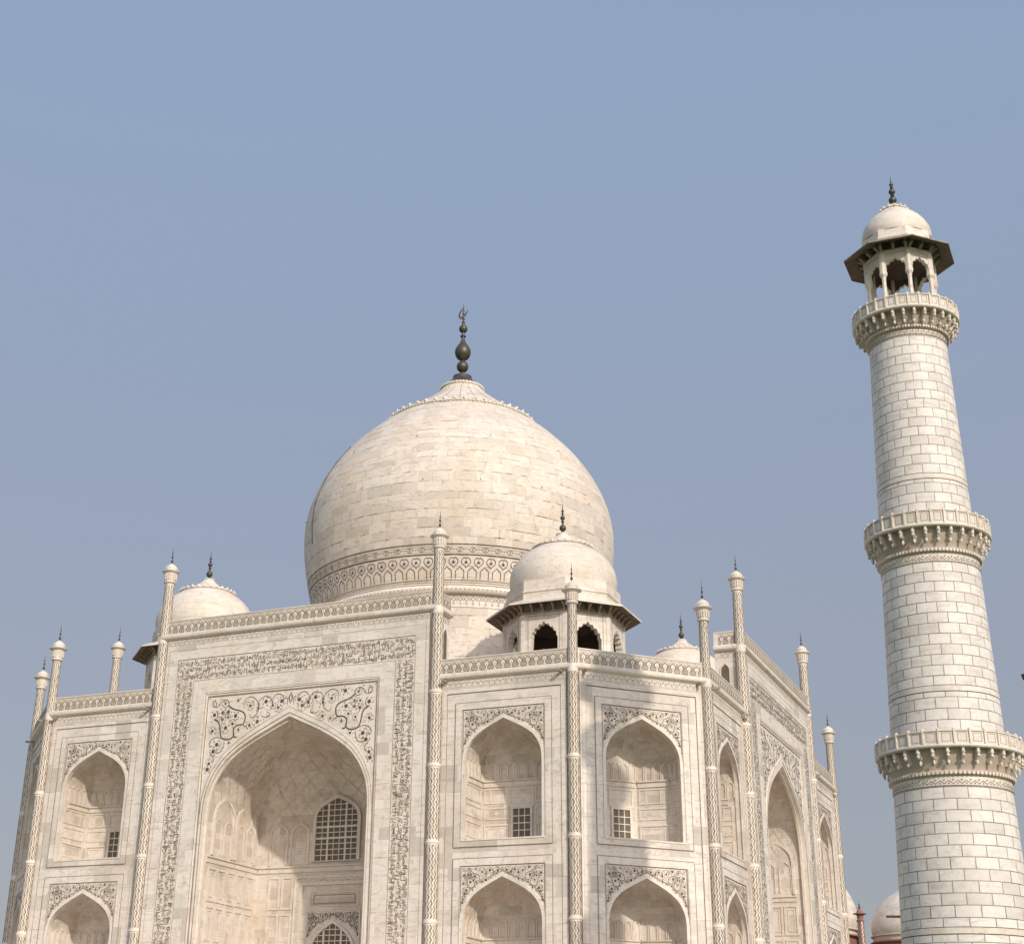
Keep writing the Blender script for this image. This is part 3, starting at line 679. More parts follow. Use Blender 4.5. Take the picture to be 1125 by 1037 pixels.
# portal
def make_portal():
    mb = MB(); W = PW; zt = 27.02; T = 2.1
    A_in = arch_pts(6.50, 0.9, 14.0, 20.50); A_m = arch_pts(6.66, 0.9, 14.0, 20.78); A_out = arch_pts(6.84, 0.9, 14.0, 21.18)
    XC0, XC1, ZC0, ZC1 = 8.28, 9.84, 23.72, 25.42
    mb.mbox(-W, -XC1, 0, zt, -0.3, 0.06, 'marble_wall'); mb.mbox(XC1, W, 0, zt, -0.3, 0.06, 'marble_wall'); mb.mbox(-XC1, XC1, ZC1, zt, -0.3, 0.06, 'marble_wall')
    # writing band ground
    for s_ in (-1, 1):
        a, b = sorted((s_*XC0, s_*XC1)); mb.rect(a, b, 0, ZC1, 0.02, 'marble_trim')
    mb.rect(-XC0, XC0, ZC0, ZC1, 0.02, 'marble_trim')
    mb.line_pi(XC1-0.02, 0, ZC1-0.0, 0.04, 0.030, 'groove'); mb.line_pi(XC0+0.02, 0, ZC0+0.04, 0.04, 0.031, 'groove')
    # inner border
    X2, Z2 = 7.06, 22.62
    mb.mbox(-XC0, -X2, 0, ZC0, -0.05, 0.06, 'marble_wall'); mb.mbox(X2, XC0, 0, ZC0, -0.05, 0.06, 'marble_wall'); mb.mbox(-X2, X2, Z2, ZC0, -0.05, 0.06, 'marble_wall')
    mb.line_pi(X2+0.05, 0, Z2+0.12, 0.03, 0.064, 'groove')
    X3, Z3 = 6.90, 22.42
    mb.mbox(-X2, -X3, 0, Z2, -0.06, 0.0, 'marble_trim'); mb.mbox(X3, X2, 0, Z2, -0.06, 0.0, 'marble_trim'); mb.mbox(-X3, X3, Z3, Z2, -0.06, 0.0, 'marble_trim')
    mb.line_pi(X3+0.03, 0, Z3+0.06, 0.065, 0.004, 'groove')
    # spandrel plate
    fill_around(mb, A_out, -X3, X3, Z3, -0.06, 'marble_trim')
    # arch mouldings
    reveal(mb, A_out, -0.06, 0.03, 'marble_trim'); arch_band(mb, A_m, A_out, 0.03, 'marble_trim'); reveal(mb, A_m, -0.05, 0.03, 'groove')
    A_m2 = arch_pts(6.63, 0.9, 14.0, 20.73)
    arch_band(mb, A_m2, A_m, -0.05, 'groove'); reveal(mb, A_m2, -0.05, 0.0, 'marble_trim'); arch_band(mb, A_in, A_m2, 0.0, 'marble_trim')
    reveal(mb, A_in, -0.30, 0.0, 'marble_trim')
    A_i2 = arch_pts(6.38, 0.9, 14.0, 20.32)
    arch_band(mb, A_i2, A_in, -0.30, 'marble_trim'); reveal(mb, A_i2, -0.50, -0.30, 'marble_trim')
    A_n = arch_pts(6.8, 0.9, 14.0, 20.9); arch_band(mb, A_i2, A_n, -0.50, 'marble_niche')
    for A in (A_out,): mb.ribbon(A[1:-1], 0.035, 0.034, 'groove')
    mb.rect(-X3, X3, 0, 0.9, -0.06, 'marble_trim')
    for s_ in (-1, 1): mb.rect(s_*(W-0.48)-0.035, s_*(W-0.48)+0.035, 0, zt, 0.0635, 'groove')
    mb.line_pi(10.62, 0, 26.15, 0.025, 0.064, 'groove')
    # flanks and back of the raised part
    for s_ in (-1, 1):
        x = s_*W; q = s_*(W-0.35)
        a, b = sorted((x, q))
        mb.box(a, b, 0.3, T, 21.5, zt, 'marble_wall')
        # little arched doorway in the flank
        c, dh, zb_, zs_ = 1.35, 0.30, 23.4, 25.5
        pts = arch_pts(dh, zb_, zs_, 26.0)
        X = x+s_*0.012
        for p, r_ in zip(pts, pts[1:]):
            if abs(p[0]-r_[0]) > 1e-9: mb.face([(X, c+p[0], zb_), (X, c+r_[0], zb_), (X, c+r_[0], r_[1]), (X, c+p[0], p[1])], 'pane_dark')
        keep = mb.map; mb.map = lambda u, z, o_, x=x, s_=s_: (x+s_*o_, c+u, z)
        mb.ribbon(arch_pts(dh+0.06, zb_, zs_, 26.1), 0.10, 0.05, 'marble_trim', o0=0); mb.map = keep
    mb.box(-W+0.35, W-0.35, T-0.3, T, 21.5, zt, 'marble_wall')
    mb.box(-W, W, 0.3, T, zt-0.02, zt+0.3, 'marble_wall')
    o = mb.build('portal')
    sp = MB(); arabesque(sp, 1.0, 0, 22.38, -0.05, fat=1.0, boost=1.15); sp.build('spandrel', o)
    en = MB(); dentils(en, -W+0.5, W-0.5, 26.58, 26.95, 0.064); en.build('inlaid_frieze', o)
    wb = MB(); WB = XC1-XC0
    calligraphy(wb, 2*XC1-0.1, WB-0.1, lambda s_, t_: (-XC1+0.05+s_, ZC0+0.05+t_*(ZC1-ZC0-0.1)/(WB-0.1)), 11)
    calligraphy(wb, 22.6, WB-0.1, lambda s_, t_: (-XC1+0.05+t_, 1.0+s_*1.006), 12)
    calligraphy(wb, 22.6, WB-0.1, lambda s_, t_: (XC1-0.05-t_, 23.75-s_), 13)
    wb.build('calligraphy_band', o)
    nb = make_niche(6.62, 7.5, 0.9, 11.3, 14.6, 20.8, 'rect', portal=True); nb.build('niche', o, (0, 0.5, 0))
    # upper and lower screens on the back wall
    jn = MB(); jn.map = lambda x, z, o_: (x, 8.0-0.012-o_, z)
    jali(jn, 1.72, 11.62, 14.55, 16.05, 7, 11, 0.09, fw=0.26); jn.build('screen_window', o)
    fr = MB(); fr.map = jn.map
    fr.frame(-3.3, 3.3, 0.9, 10.65, 0.62, 0, 0.05, 'marble_trim', bottom=False)
    fr.frame(-3.34, 3.34, 0.9, 10.72, 0.06, 0, 0.09, 'marble_trim', bottom=False); fr.frame(-2.68, 2.68, 0.9, 10.03, 0.08, 0, 0.10, 'marble_trim', bottom=False)
    rr = random.Random(5)
    for i in range(44):
        x = -3.2+6.4*(i+0.5)/44; z = 10.34
        fr.ribbon([(x-0.07, z-0.16), (x+0.05, z-0.02), (x-0.04, z+0.14)], 0.04, 0.054, 'inlay_soft'); fr.disc(x+0.06, z+rr.uniform(-.15, .15), 0.04, 0.055, 'inlay_grey', 5)
    for s_ in (-1, 1):
        for i in range(60):
            z = 1.1+8.8*(i+0.5)/60; fr.ribbon([(s_*3.0-0.16, z-0.07), (s_*3.0, z+0.05), (s_*3.0+0.14, z-0.04)], 0.04, 0.054, 'inlay_soft')
    fr.frame(-2.0, 2.0, 8.45, 9.45, 0.07, 0, 0.05, 'marble_trim'); fr.frame(-1.7, 1.7, 8.65, 9.25, 0.03, 0, 0.03, 'groove')
    fill_around(fr, arch_pts(1.86, 0.9, 5.2, 7.45), -2.15, 2.15, 8.1, 0.03, 'marble_trim')
    fr.frame(-2.2, 2.2, 0.9, 8.18, 0.07, 0, 0.07, 'marble_trim', bottom=False)
    arabesque(fr, 0.312, 0, 8.08, 0.036, fat=2.0)
    fr.build('doorway_surround', o)
    jl = MB(); jl.map = jn.map
    jali(jl, 1.66, 0.95, 5.1, 7.25, 7, 16, 0.0, fw=0.2); jl.build('doorway_screen', o)
    # parapet all round
    ledge_and_parapet(o, W, zt)
    for s_ in (-1, 1):
        r_ = MB(); h = T/2
        r_.sweep_x(-h, h, [(a_, zt+b_) for a_, b_ in LEDGE], 'marble_trim')
        r_.box(-h, h, -0.10, 0.25, zt+0.46, zt+1.42, 'marble_trim'); r_.box(-h, h, -0.14, 0.29, zt+1.42, zt+1.49, 'marble_trim')
        omega_parapet(r_, -h+0.35, h-0.05, zt+0.46, 0.106); dentils(r_, -h+0.4, h, zt-0.44, zt-0.07, 0.012)
        r_.build('side_parapet', o, (s_*W, h, 0), s_*pi/2)
    r_ = MB(); r_.box(-W, W, T-0.2, T, zt+0.46, zt+1.42, 'marble_trim'); r_.build('rear_parapet', o)
    return o
por = make_portal(); por.parent = tomb; por.location = (0, -S-0.2, 0)
for k in range(1, 4):
    x, y = rot2(0, -S-0.2, k*pi/2); copy_tree(por, tomb, (x, y, 0), k*pi/2)

# turrets
tc = make_turret(ZL, 27.45, False); tp = make_turret(27.02, 32.55, True)
tc.parent = tomb; tp.parent = tomb; tp.name = 'portal_turret'
ft = fp = True
for k in range(4):
    a = k*pi/2
    for sx in (-1, 1):
        x, y = rot2(sx*(S-K), -S, a)
        if ft: tc.location = (x, y, 0); ft = False
        else: copy_tree(tc, tomb, (x, y, 0), a)
        x, y = rot2(sx*PW, -S-0.1, a)
        if fp: tp.location = (x, y, 0); fp = False
        else: copy_tree(tp, tomb, (x, y, 0), a)

# roof and drum
mb = MB()
oc = [(S-K, -S), (S, -S+K), (S, S-K), (S-K, S), (-S+K, S), (-S, S-K), (-S, -S+K), (-S+K, -S)]
oc = [(x*0.985, y*0.985) for x, y in oc]
mb.face([(x, y, 22.42) for x, y in oc], 'marble_paving')
mb.face([(x, y, 22.0) for x, y in oc], 'marble_paving')
for i in range(8):
    (xa, ya), (xb, yb) = oc[i], oc[(i+1) % 8]
    mb.face([(xa, ya, 22.0), (xb, yb, 22.0), (xb, yb, 22.42), (xa, ya, 22.42)], 'marble_wall')
mb.build('roof_terrace', tomb)

# main dome
PROF = [(12.60, 33.85), (12.78, 34.15), (12.90, 34.6)]
D1 = catmull([(12.98, 34.75), (13.28, 36.2), (13.68, 37.9), (14.02, 39.6), (14.23, 41.4), (14.25, 43.0), (14.05, 44.5), (13.62, 46.0), (12.95, 47.5), (12.05, 49.0), (10.90, 50.5), (9.45, 52.0), (8.30, 53.05), (7.05, 54.05)], 5)
dome = MB(); dome.revolve(D1, 128, 'marble_dome', uvr=14.0); dome = dome.build('dome', tomb)
drum = MB()
drum.revolve([(12.62, 22.3), (12.62, 32.8)], 128, 'marble_dome', uvr=12.6)
drum.revolve([(12.9, 33.84), (12.93, 33.87)], 128, 'groove'); drum.revolve([(13.10, 34.57), (13.04, 34.64)], 128, 'groove')  # lower dark ring paints the shade line under the rope moulding
drum.revolve([(12.62, 32.8), (12.68, 32.82), (12.68, 33.82), (12.85, 33.84), (13.05, 33.95), (13.2, 34.15), (13.2, 34.35), (13.08, 34.55), (13.0, 34.62), (13.0, 34.75), (12.95, 34.76)], 128, 'marble_trim', uvr=12.6)
rr = lambda z: 13.2-1.2*max(0, abs(z-34.25)-0.1)
drum.map = lambda x, z, o: ((rr(z)+o)*cos(x/13.0), (rr(z)+o)*sin(x/13.0), z)
n = 220
for i in range(n):
    x = 13.0*2*pi*i/n; st = 13.0*2*pi/n
    drum.ribbon([(x, 33.98), (x+st*0.35, 34.2), (x+st*0.75, 34.48)], 0.11, 0.03, 'inlay_soft')
drum.map = lambda x, z, o: ((12.68+o)*cos(x/12.7), (12.68+o)*sin(x/12.7), z)
n = 150; st = 12.7*2*pi/n
for i in range(n):
    x = i*st
    drum.ribbon([(x, 33.72), (x+st/2, 33.36), (x+st, 33.72)], 0.06, 0.012, 'inlay_grey')
    drum.ribbon([(x, 33.30), (x+st/2, 33.66), (x+st, 33.30)], 0.06, 0.014, 'inlay_grey')
    drum.disc(x, 33.12, 0.10, 0.012, 'inlay_grey', 3, ph=pi/2); drum.disc(x, 32.98, 0.05, 0.012, 'inlay_soft', 4)
drum.build('drum', tomb)
# inlaid bands round the foot of the dome
def rD(z):
    for (ra, za), (rb, zb) in zip(D1, D1[1:]):
        if za <= z <= zb: return ra+(rb-ra)*(z-za)/(zb-za)
    return D1[0][0]
bd = MB(); bd.map = lambda x, z, o: ((rD(z)+o)*cos(x/13.5), (rD(z)+o)*sin(x/13.5), z)
n = 80; st = 13.5*2*pi/n; o_ = 0.035
def ring(z, wd, mat, oo=o_):
    for i in range(160):
        s2 = 13.5*2*pi/160; bd.rect(i*s2, (i+1)*s2, z-wd/2, z+wd/2, oo, mat)
ring(37.92, 0.075, 'inlay_dark'); ring(37.08, 0.085, 'inlay_dark'); ring(37.72, 0.025, 'inlay_soft'); ring(37.26, 0.025, 'inlay_soft'); ring(35.0, 0.05, 'groove'); ring(34.80, 0.035, 'groove')
for i in range(n):
    x = i*st; c = x+st/2
    for sg in (-1, 1):
        h = [(c, 37.50+sg*0.17), (c+sg*0, 37.5+sg*0.17)]
    bd.ribbon([(c-0.30, 37.49), (c-0.12, 37.64), (c, 37.67), (c+0.12, 37.64), (c+0.30, 37.49), (c+0.12, 37.34), (c, 37.31), (c-0.12, 37.34)], 0.045, o_, 'inlay_grey', closed=True)
    bd.disc(c, 37.49, 0.10, o_+0.004, 'inlay_grey', 8, rr=0.05); bd.disc(x, 37.49, 0.06, o_, 'inlay_grey', 4)
    bd.ribbon([(c-0.30, 37.49), (c-0.42, 37.49)], 0.035, o_+0.002, 'inlay_grey'); bd.ribbon([(c+0.30, 37.49), (c+0.42, 37.49)], 0.035, o_+0.002, 'inlay_grey')
    # house-shaped arches
    bd.ribbon([(c-0.36, 35.12), (c-0.36, 35.72), (c-0.30, 35.82), (c-0.12, 35.96), (c, 36.08), (c+0.12, 35.96), (c+0.30, 35.82), (c+0.36, 35.72), (c+0.36, 35.12)], 0.055, o_, 'inlay_dark')
    # loops with a dark bud above each pier
    bd.ribbon(catmull([(x, 36.02), (x-0.16, 36.22), (x-0.34, 36.36), (x-0.38, 36.60), (x-0.22, 36.80), (x-0.07, 36.82), (x, 36.74), (x+0.07, 36.82), (x+0.22, 36.80), (x+0.38, 36.60), (x+0.34, 36.36), (x+0.16, 36.22), (x, 36.02)], 2), 0.05, o_+0.003, 'inlay_dark')
    bd.disc(x, 36.42, 0.13, o_+0.005, 'inlay_dark', 3, ph=pi/2); bd.disc(x, 36.56, 0.06, o_+0.005, 'inlay_dark', 5); bd.disc(x-.1, 36.46, 0.05, o_+0.006, 'inlay_dark', 5); bd.disc(x+.1, 36.46, 0.05, o_+0.006, 'inlay_dark', 5)
bd.build('inlaid_bands', dome)
# lightning cable and small iron pegs on the shell
cb = MB(); cb.map = lambda x, z, o: ((rD(z)+o)*cos(x/14), (rD(z)+o)*sin(x/14), z)
ang = radians(-132)*14
cb.ribbon([(ang+0.9, 50), (ang+0.45, 48.4), (ang+0.2, 46.6), (ang, 44.5), (ang-0.02, 42.5), (ang-0.05, 40.5)], 0.07, 0.09, 'cable_black', o0=0.0)
cb.build('lightning_cable', dome)
pg = MB(); pg.map = lambda x, z, o: (o, x, z); pg.mbox(-0.03, 0.03, -0.03, 0.03, -0.05, 0.12, 'groove'); p0 = pg.build('iron_peg', dome)
first = True
for z, cnt, off in ((38.6, 20, 0), (43.6, 16, .5), (48.4, 12, .2)):
    for i in range(cnt):
        a = 2*pi*(i+off)/cnt+rnd.uniform(-.05, .05); r0 = rD(z); c = p0 if first else p0.copy()
        if not first: COL.objects.link(c); c.parent = dome
        first = False; c.location = (r0*cos(a), r0*sin(a), z); c.rotation_euler = (0, 0, a)
# lotus crown
lt = MB()
lt.revolve([(6.9, 54.0), (7.12, 54.08), (7.16, 54.2), (7.05, 54.3), (6.85, 54.34)], 96, 'marble_trim')
lt.revolve(catmull([(6.9, 54.30), (5.7, 55.12), (4.5, 55.98), (3.4, 56.82), (2.5, 57.6), (1.97, 58.25)], 3), 96, 'marble_dome', uvr=6)
lt.revolve([(1.95, 58.2), (2.08, 58.3), (2.1, 58.42), (1.95, 58.52), (1.8, 58.56)], 64, 'marble_trim')
LP = catmull([(6.9, 54.30), (5.7, 55.12), (4.5, 55.98), (3.4, 56.82), (2.5, 57.6), (1.97, 58.25)], 3)
def rL(z):
    for (ra, za), (rb, zb) in zip(LP, LP[1:]):
        if za <= z <= zb: return ra+(rb-ra)*(z-za)/(zb-za)
    return LP[-1][0] if z > 58 else LP[0][0]
for i in range(120):                                  # rope of the rim and of the collar
    a = 2*pi*i/120
    lt.map = lambda x, z, o, a=a: ((7.16+o)*cos(a+x/7), (7.16+o)*sin(a+x/7), z)
    lt.mbox(-0.08, 0.08, 54.06, 54.24, -0.05, 0.06, 'marble_trim')
for i in range(40):
    a = 2*pi*i/40
    lt.map = lambda x, z, o, a=a: ((2.1+o)*cos(a+x/2), (2.1+o)*sin(a+x/2), z)
    lt.mbox(-0.07, 0.07, 58.26, 58.46, -0.05, 0.05, 'marble_trim')
for i in range(48):                                  # upturned petal tips with folds
    a = 2*pi*(i+0.5)/48
    lt.map = lambda x, z, o, a=a: ((6.95+o)*cos(a+x/7), (6.95+o)*sin(a+x/7), z)
    P = lt.map
    for sg in (-1, 1):
        lt.face([P(0, 54.56, 0.16), P(sg*0.36, 54.30, 0.02), P(sg*0.14, 54.28, 0.18), P(0, 54.30, 0.24)], 'marble_trim')
        lt.face([P(0, 54.56, 0.16), P(sg*0.36, 54.30, 0.02), P(0, 54.42, -0.5)], 'marble_trim')
    lt.map = lambda x, z, o, a=a: ((rL(z)+o)*cos(a+pi/48+x/6), (rL(z)+o)*sin(a+pi/48+x/6), z)
    if i % 2 == 0: lt.ribbon([(0, 54.6), (0, 55.4), (0, 56.2), (0, 57.2), (0, 58.0)], 0.06, 0.02, 'groove')
lt.build('lotus_crown', dome)
fn = MB()
def ball(r, z, n=10, sq=1.0): return [(r*sin(pi*i/n), z-r*sq*cos(pi*i/n)) for i in range(1, n)]
fn.revolve([(1.75, 58.5), (1.55, 58.85), (1.15, 59.2), (0.95, 59.45), (0.9, 59.75), (0.55, 59.95), (0.25, 60.1)]+ball(0.58, 60.85, sq=1.05)+[(0.2, 61.5), (0.3, 61.58)]+[(0.56, 61.76), (0.74, 62.1), (0.79, 62.42), (0.72, 62.78), (0.54, 63.08), (0.35, 63.35), (0.22, 63.65), (0.15, 63.95), (0.15, 64.05), (0.28, 64.12), (0.29, 64.2), (0.13, 64.3), (0.13, 64.45)]+ball(0.42, 64.98, sq=1.05)+[(0.12, 65.45), (0.13, 65.6), (0.17, 65.68), (0.1, 65.8), (0.08, 66.0)]+ball(0.14, 66.1)+[(0.07, 66.25), (0.07, 66.5), (0.12, 66.62), (0.06, 66.75), (0.11, 66.95), (0.05, 67.1), (0.07, 67.3), (0.04, 67.45), (0.0, 67.95)], 28, 'bronze')
# crescent
cr = []
for i in range(15):
    t = -pi*1.22+pi*1.44*i/14
    ro, ri = 0.62, 0.62
    cx_ = cos(t)*0.30; cz_ = 66.85+sin(t)*0.68; wd = 0.10*sin(pi*(i+0.3)/14.6)+0.01
    ct, st_ = cos(-0.5), sin(-0.5); dz_ = cz_-66.85; cr.append((cx_*ct-dz_*st_, 66.85+cx_*st_+dz_*ct, wd))
for (xa, za, wa), (xb, zb, wb_) in zip(cr, cr[1:]):
    for y in (-0.04, 0.04):
        la = hypot(xa, za-66.78); lb = hypot(xb, zb-66.78)
        q = [(xa*(1-wa/la), y, 66.78+(za-66.78)*(1-wa/la)), (xa*(1+wa/la), y, 66.78+(za-66.78)*(1+wa/la)), (xb*(1+wb_/lb), y, 66.78+(zb-66.78)*(1+wb_/lb)), (xb*(1-wb_/lb), y, 66.78+(zb-66.78)*(1-wb_/lb))]
        fn.face(q, 'bronze')
        if y > 0:
            fn.face([(q[0][0], -0.04, q[0][2]), q[0], q[3], (q[3][0], -0.04, q[3][2])], 'bronze'); fn.face([(q[1][0], -0.04, q[1][2]), q[1], q[2], (q[2][0], -0.04, q[2][2])], 'bronze')
fn.build('finial', dome, (0, 0, 0), radians(15))

# ------------------------------------------------------------------ roof kiosks
def foil_arch(hw, zb, zs, za, lobes=9):
    """multifoil arch line, left foot to right foot"""
    base = arch_pts(hw, zb, zs, za)[1:-1]
    L = [0]
    for a, b in zip(base, base[1:]): L.append(L[-1]+hypot(b[0]-a[0], b[1]-a[1]))
    tot = L[-1]; out = [(-hw, zb)]
    N_ = lobes*5
    for i in range(N_+1):
        s_ = tot*i/N_; k = 0
        while k < len(L)-2 and L[k+1] < s_: k += 1
        f = (s_-L[k])/(L[k+1]-L[k]); x = base[k][0]+(base[k+1][0]-base[k][0])*f; z = base[k][1]+(base[k+1][1]-base[k][1])*f
        d_ = 0.13*hw*(1-abs(sin(pi*lobes*i/N_)))          # cusps point inwards
        nx, nz = -x, (zs-0.2-z); l = hypot(nx, nz) or 1
        out.append((x+nx/l*d_, z+nz/l*d_))
    out.append((hw, zb))
    # keep x monotone
    for i in range(1, len(out)): out[i] = (max(out[i][0], out[i-1][0]), out[i][1])
    return out
def octa_face(mb, ap, k):
    a = k*pi/4; nx, ny = cos(a), sin(a); tx, ty = -ny, nx
    mb.map = lambda x, z, o: (nx*(ap+o)+tx*x, ny*(ap+o)+ty*x, z)
def eave_brackets(parent, pr, t, ap, span, n):
    b0 = None
    b = MB(); P = lambda x, z, o: (ap+o, x, z)
    for s_ in (-1, 1): b.face([P(s_*t, z, o_) for o_, z in pr], 'bracket_stone')
    for (oa, za), (ob, zb_) in zip(pr, pr[1:]): b.face([P(-t, za, oa), P(t, za, oa), P(t, zb_, ob), P(-t, zb_, ob)], 'bracket_stone')
    b0 = b.build('eave_bracket', parent)
    for k in range(8):
        for j in range(n):
            x = -span+2*span*j/(n-1); c = b0 if (k, j) == (0, 0) else b0.copy()
            if c is not b0: COL.objects.link(c); c.parent = parent
            c.location = rot2(0, x, k*pi/4)+(0,); c.rotation_euler = (0, 0, k*pi/4)
def make_kiosk():
    R = 4.6; ap = R*cos(pi/8); hs = R*sin(pi/8)
    root = MB(); zf = 22.42; zt = 28.62
    root.revolve([(R+0.25, zf), (R+0.25, zf+0.5), (R+0.02, zf+0.55)], 8, 'marble_trim', ph=pi/8, smooth=False)
    for k in range(8):
        octa_face(root, ap, k)
        A = foil_arch(1.10, 24.5, 26.55, 28.05)
        zb = 24.5
        fill_around(root, A, -hs, hs, zt, 0.0, 'marble_wall'); root.rect(-hs, hs, zf+0.5, zb, 0, 'marble_wall')
        fill_around(root, A, -hs+0.2, hs-0.2, zt, -0.5, 'shaded_stone'); root.rect(-hs+0.2, hs-0.2, zf+0.5, zb, -0.5, 'shaded_stone')
        reveal(root, A, -0.5, 0.0, 'marble_trim'); root.rect(-1.1, 1.1, zb, zb+0.001, 0, 'marble_trim')
        P = root.map; root.face([P(-1.1, zb, 0), P(1.1, zb, 0), P(1.1, zb, -0.5), P(-1.1, zb, -0.5)], 'marble_trim')
        root.mbox(-hs, -hs+0.28, zf+0.55, zt, 0, 0.045, 'marble_trim'); root.mbox(hs-0.28, hs, zf+0.55, zt, 0, 0.045, 'marble_trim')
        root.frame(-1.24, 1.24, 24.6, 28.5, 0.035, 0.0, 0.008, 'groove', bottom=False)
    # cornice under the eave and ceiling
    root.revolve([(R, zt), (R+0.08, zt+0.03), (R+0.12, zt+0.15), (R, zt+0.2), (R-0.05, 29.55)], 8, 'bracket_stone', ph=pi/8, smooth=False)
    root.revolve([(R-0.5, 28.5), (R-0.5, 28.9), (3.0, 29.9), (0.0, 30.4)], 8, 'shaded_stone', ph=pi/8, smooth=False)
    o = root.build('roof_kiosk')
    ev = MB(); RE = 5.92
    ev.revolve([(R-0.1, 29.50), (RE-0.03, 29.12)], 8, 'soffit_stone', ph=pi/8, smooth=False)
    ev.revolve([(RE-0.03, 29.12), (RE, 29.13), (RE, 29.25)], 8, 'marble_trim', ph=pi/8, smooth=False)
    ev.revolve([(RE, 29.25), (4.45, 29.85), (4.40, 29.9)], 8, 'marble_trim', ph=pi/8, smooth=False)
    pr = [(0.0, 28.72), (0.12, 28.72), (0.22, 28.85), (0.30, 29.0), (0.62, 29.18), (0.68, 29.30), (0.0, 29.52)]
    eave_brackets(o, pr, 0.07, ap, hs*0.96, 5)
    ev.build('eave', o)
    dm = MB()
    dm.revolve([(4.40, 29.8), (4.40, 30.38), (4.50, 30.42), (4.50, 30.50), (4.36, 30.55), (4.36, 31.35), (4.30, 31.40), (4.05, 31.42)], 8, 'marble_cupola', ph=pi/8, smooth=False)
    dm.revolve(catmull([(4.02, 31.3), (4.12, 31.9), (4.10, 32.5), (3.92, 33.1), (3.55, 33.7), (3.0, 34.25), (2.25, 34.8)], 4), 64, 'marble_cupola', uvr=4.3)
    dm = dm.build('kiosk_dome', o)
    lt = MB()
    lt.revolve([(2.2, 34.76), (2.38, 34.82), (2.40, 34.9), (2.25, 34.98), (1.7, 35.2), (1.1, 35.5), (0.65, 35.85), (0.5, 36.05), (0.55, 36.1), (0.5, 36.18), (0.3, 36.22)], 40, 'marble_trim')
    for i in range(28):
        a = 2*pi*i/28
        lt.map = lambda x, z, oo, a=a: ((2.34+oo)*cos(a+x/2.3), (2.34+oo)*sin(a+x/2.3), z)
        P = lt.map
        for sg in (-1, 1):
            lt.face([P(0, 35.12, 0.05), P(sg*0.2, 34.9, 0.0), P(0, 34.86, 0.12)], 'marble_trim'); lt.face([P(0, 35.12, 0.05), P(sg*0.2, 34.9, 0.0), P(0, 34.95, -0.25)], 'marble_trim')
    lt.build('lotus_crown', o)
    f = MB()
    f.revolve([(0.3, 36.18), (0.22, 36.3), (0.1, 36.4)]+ball(0.27, 36.68, 8)+[(0.08, 36.98), (0.09, 37.15), (0.14, 37.22), (0.07, 37.3)]+ball(0.19, 37.52, 8)+[(0.05, 37.75), (0.1, 37.85), (0.05, 37.95)]+ball(0.11, 38.08, 6)+[(0.04, 38.25), (0.03, 38.5), (0, 38.85)], 16, 'bronze')
    f.build('finial', o)
    return o
ks = make_kiosk(); ks.parent = tomb; Q = 16.208
ks.location = (Q, -Q, 0)
for x, y in ((Q, Q), (-Q, Q), (-Q, -Q)): copy_tree(ks, tomb, (x, y, 0))

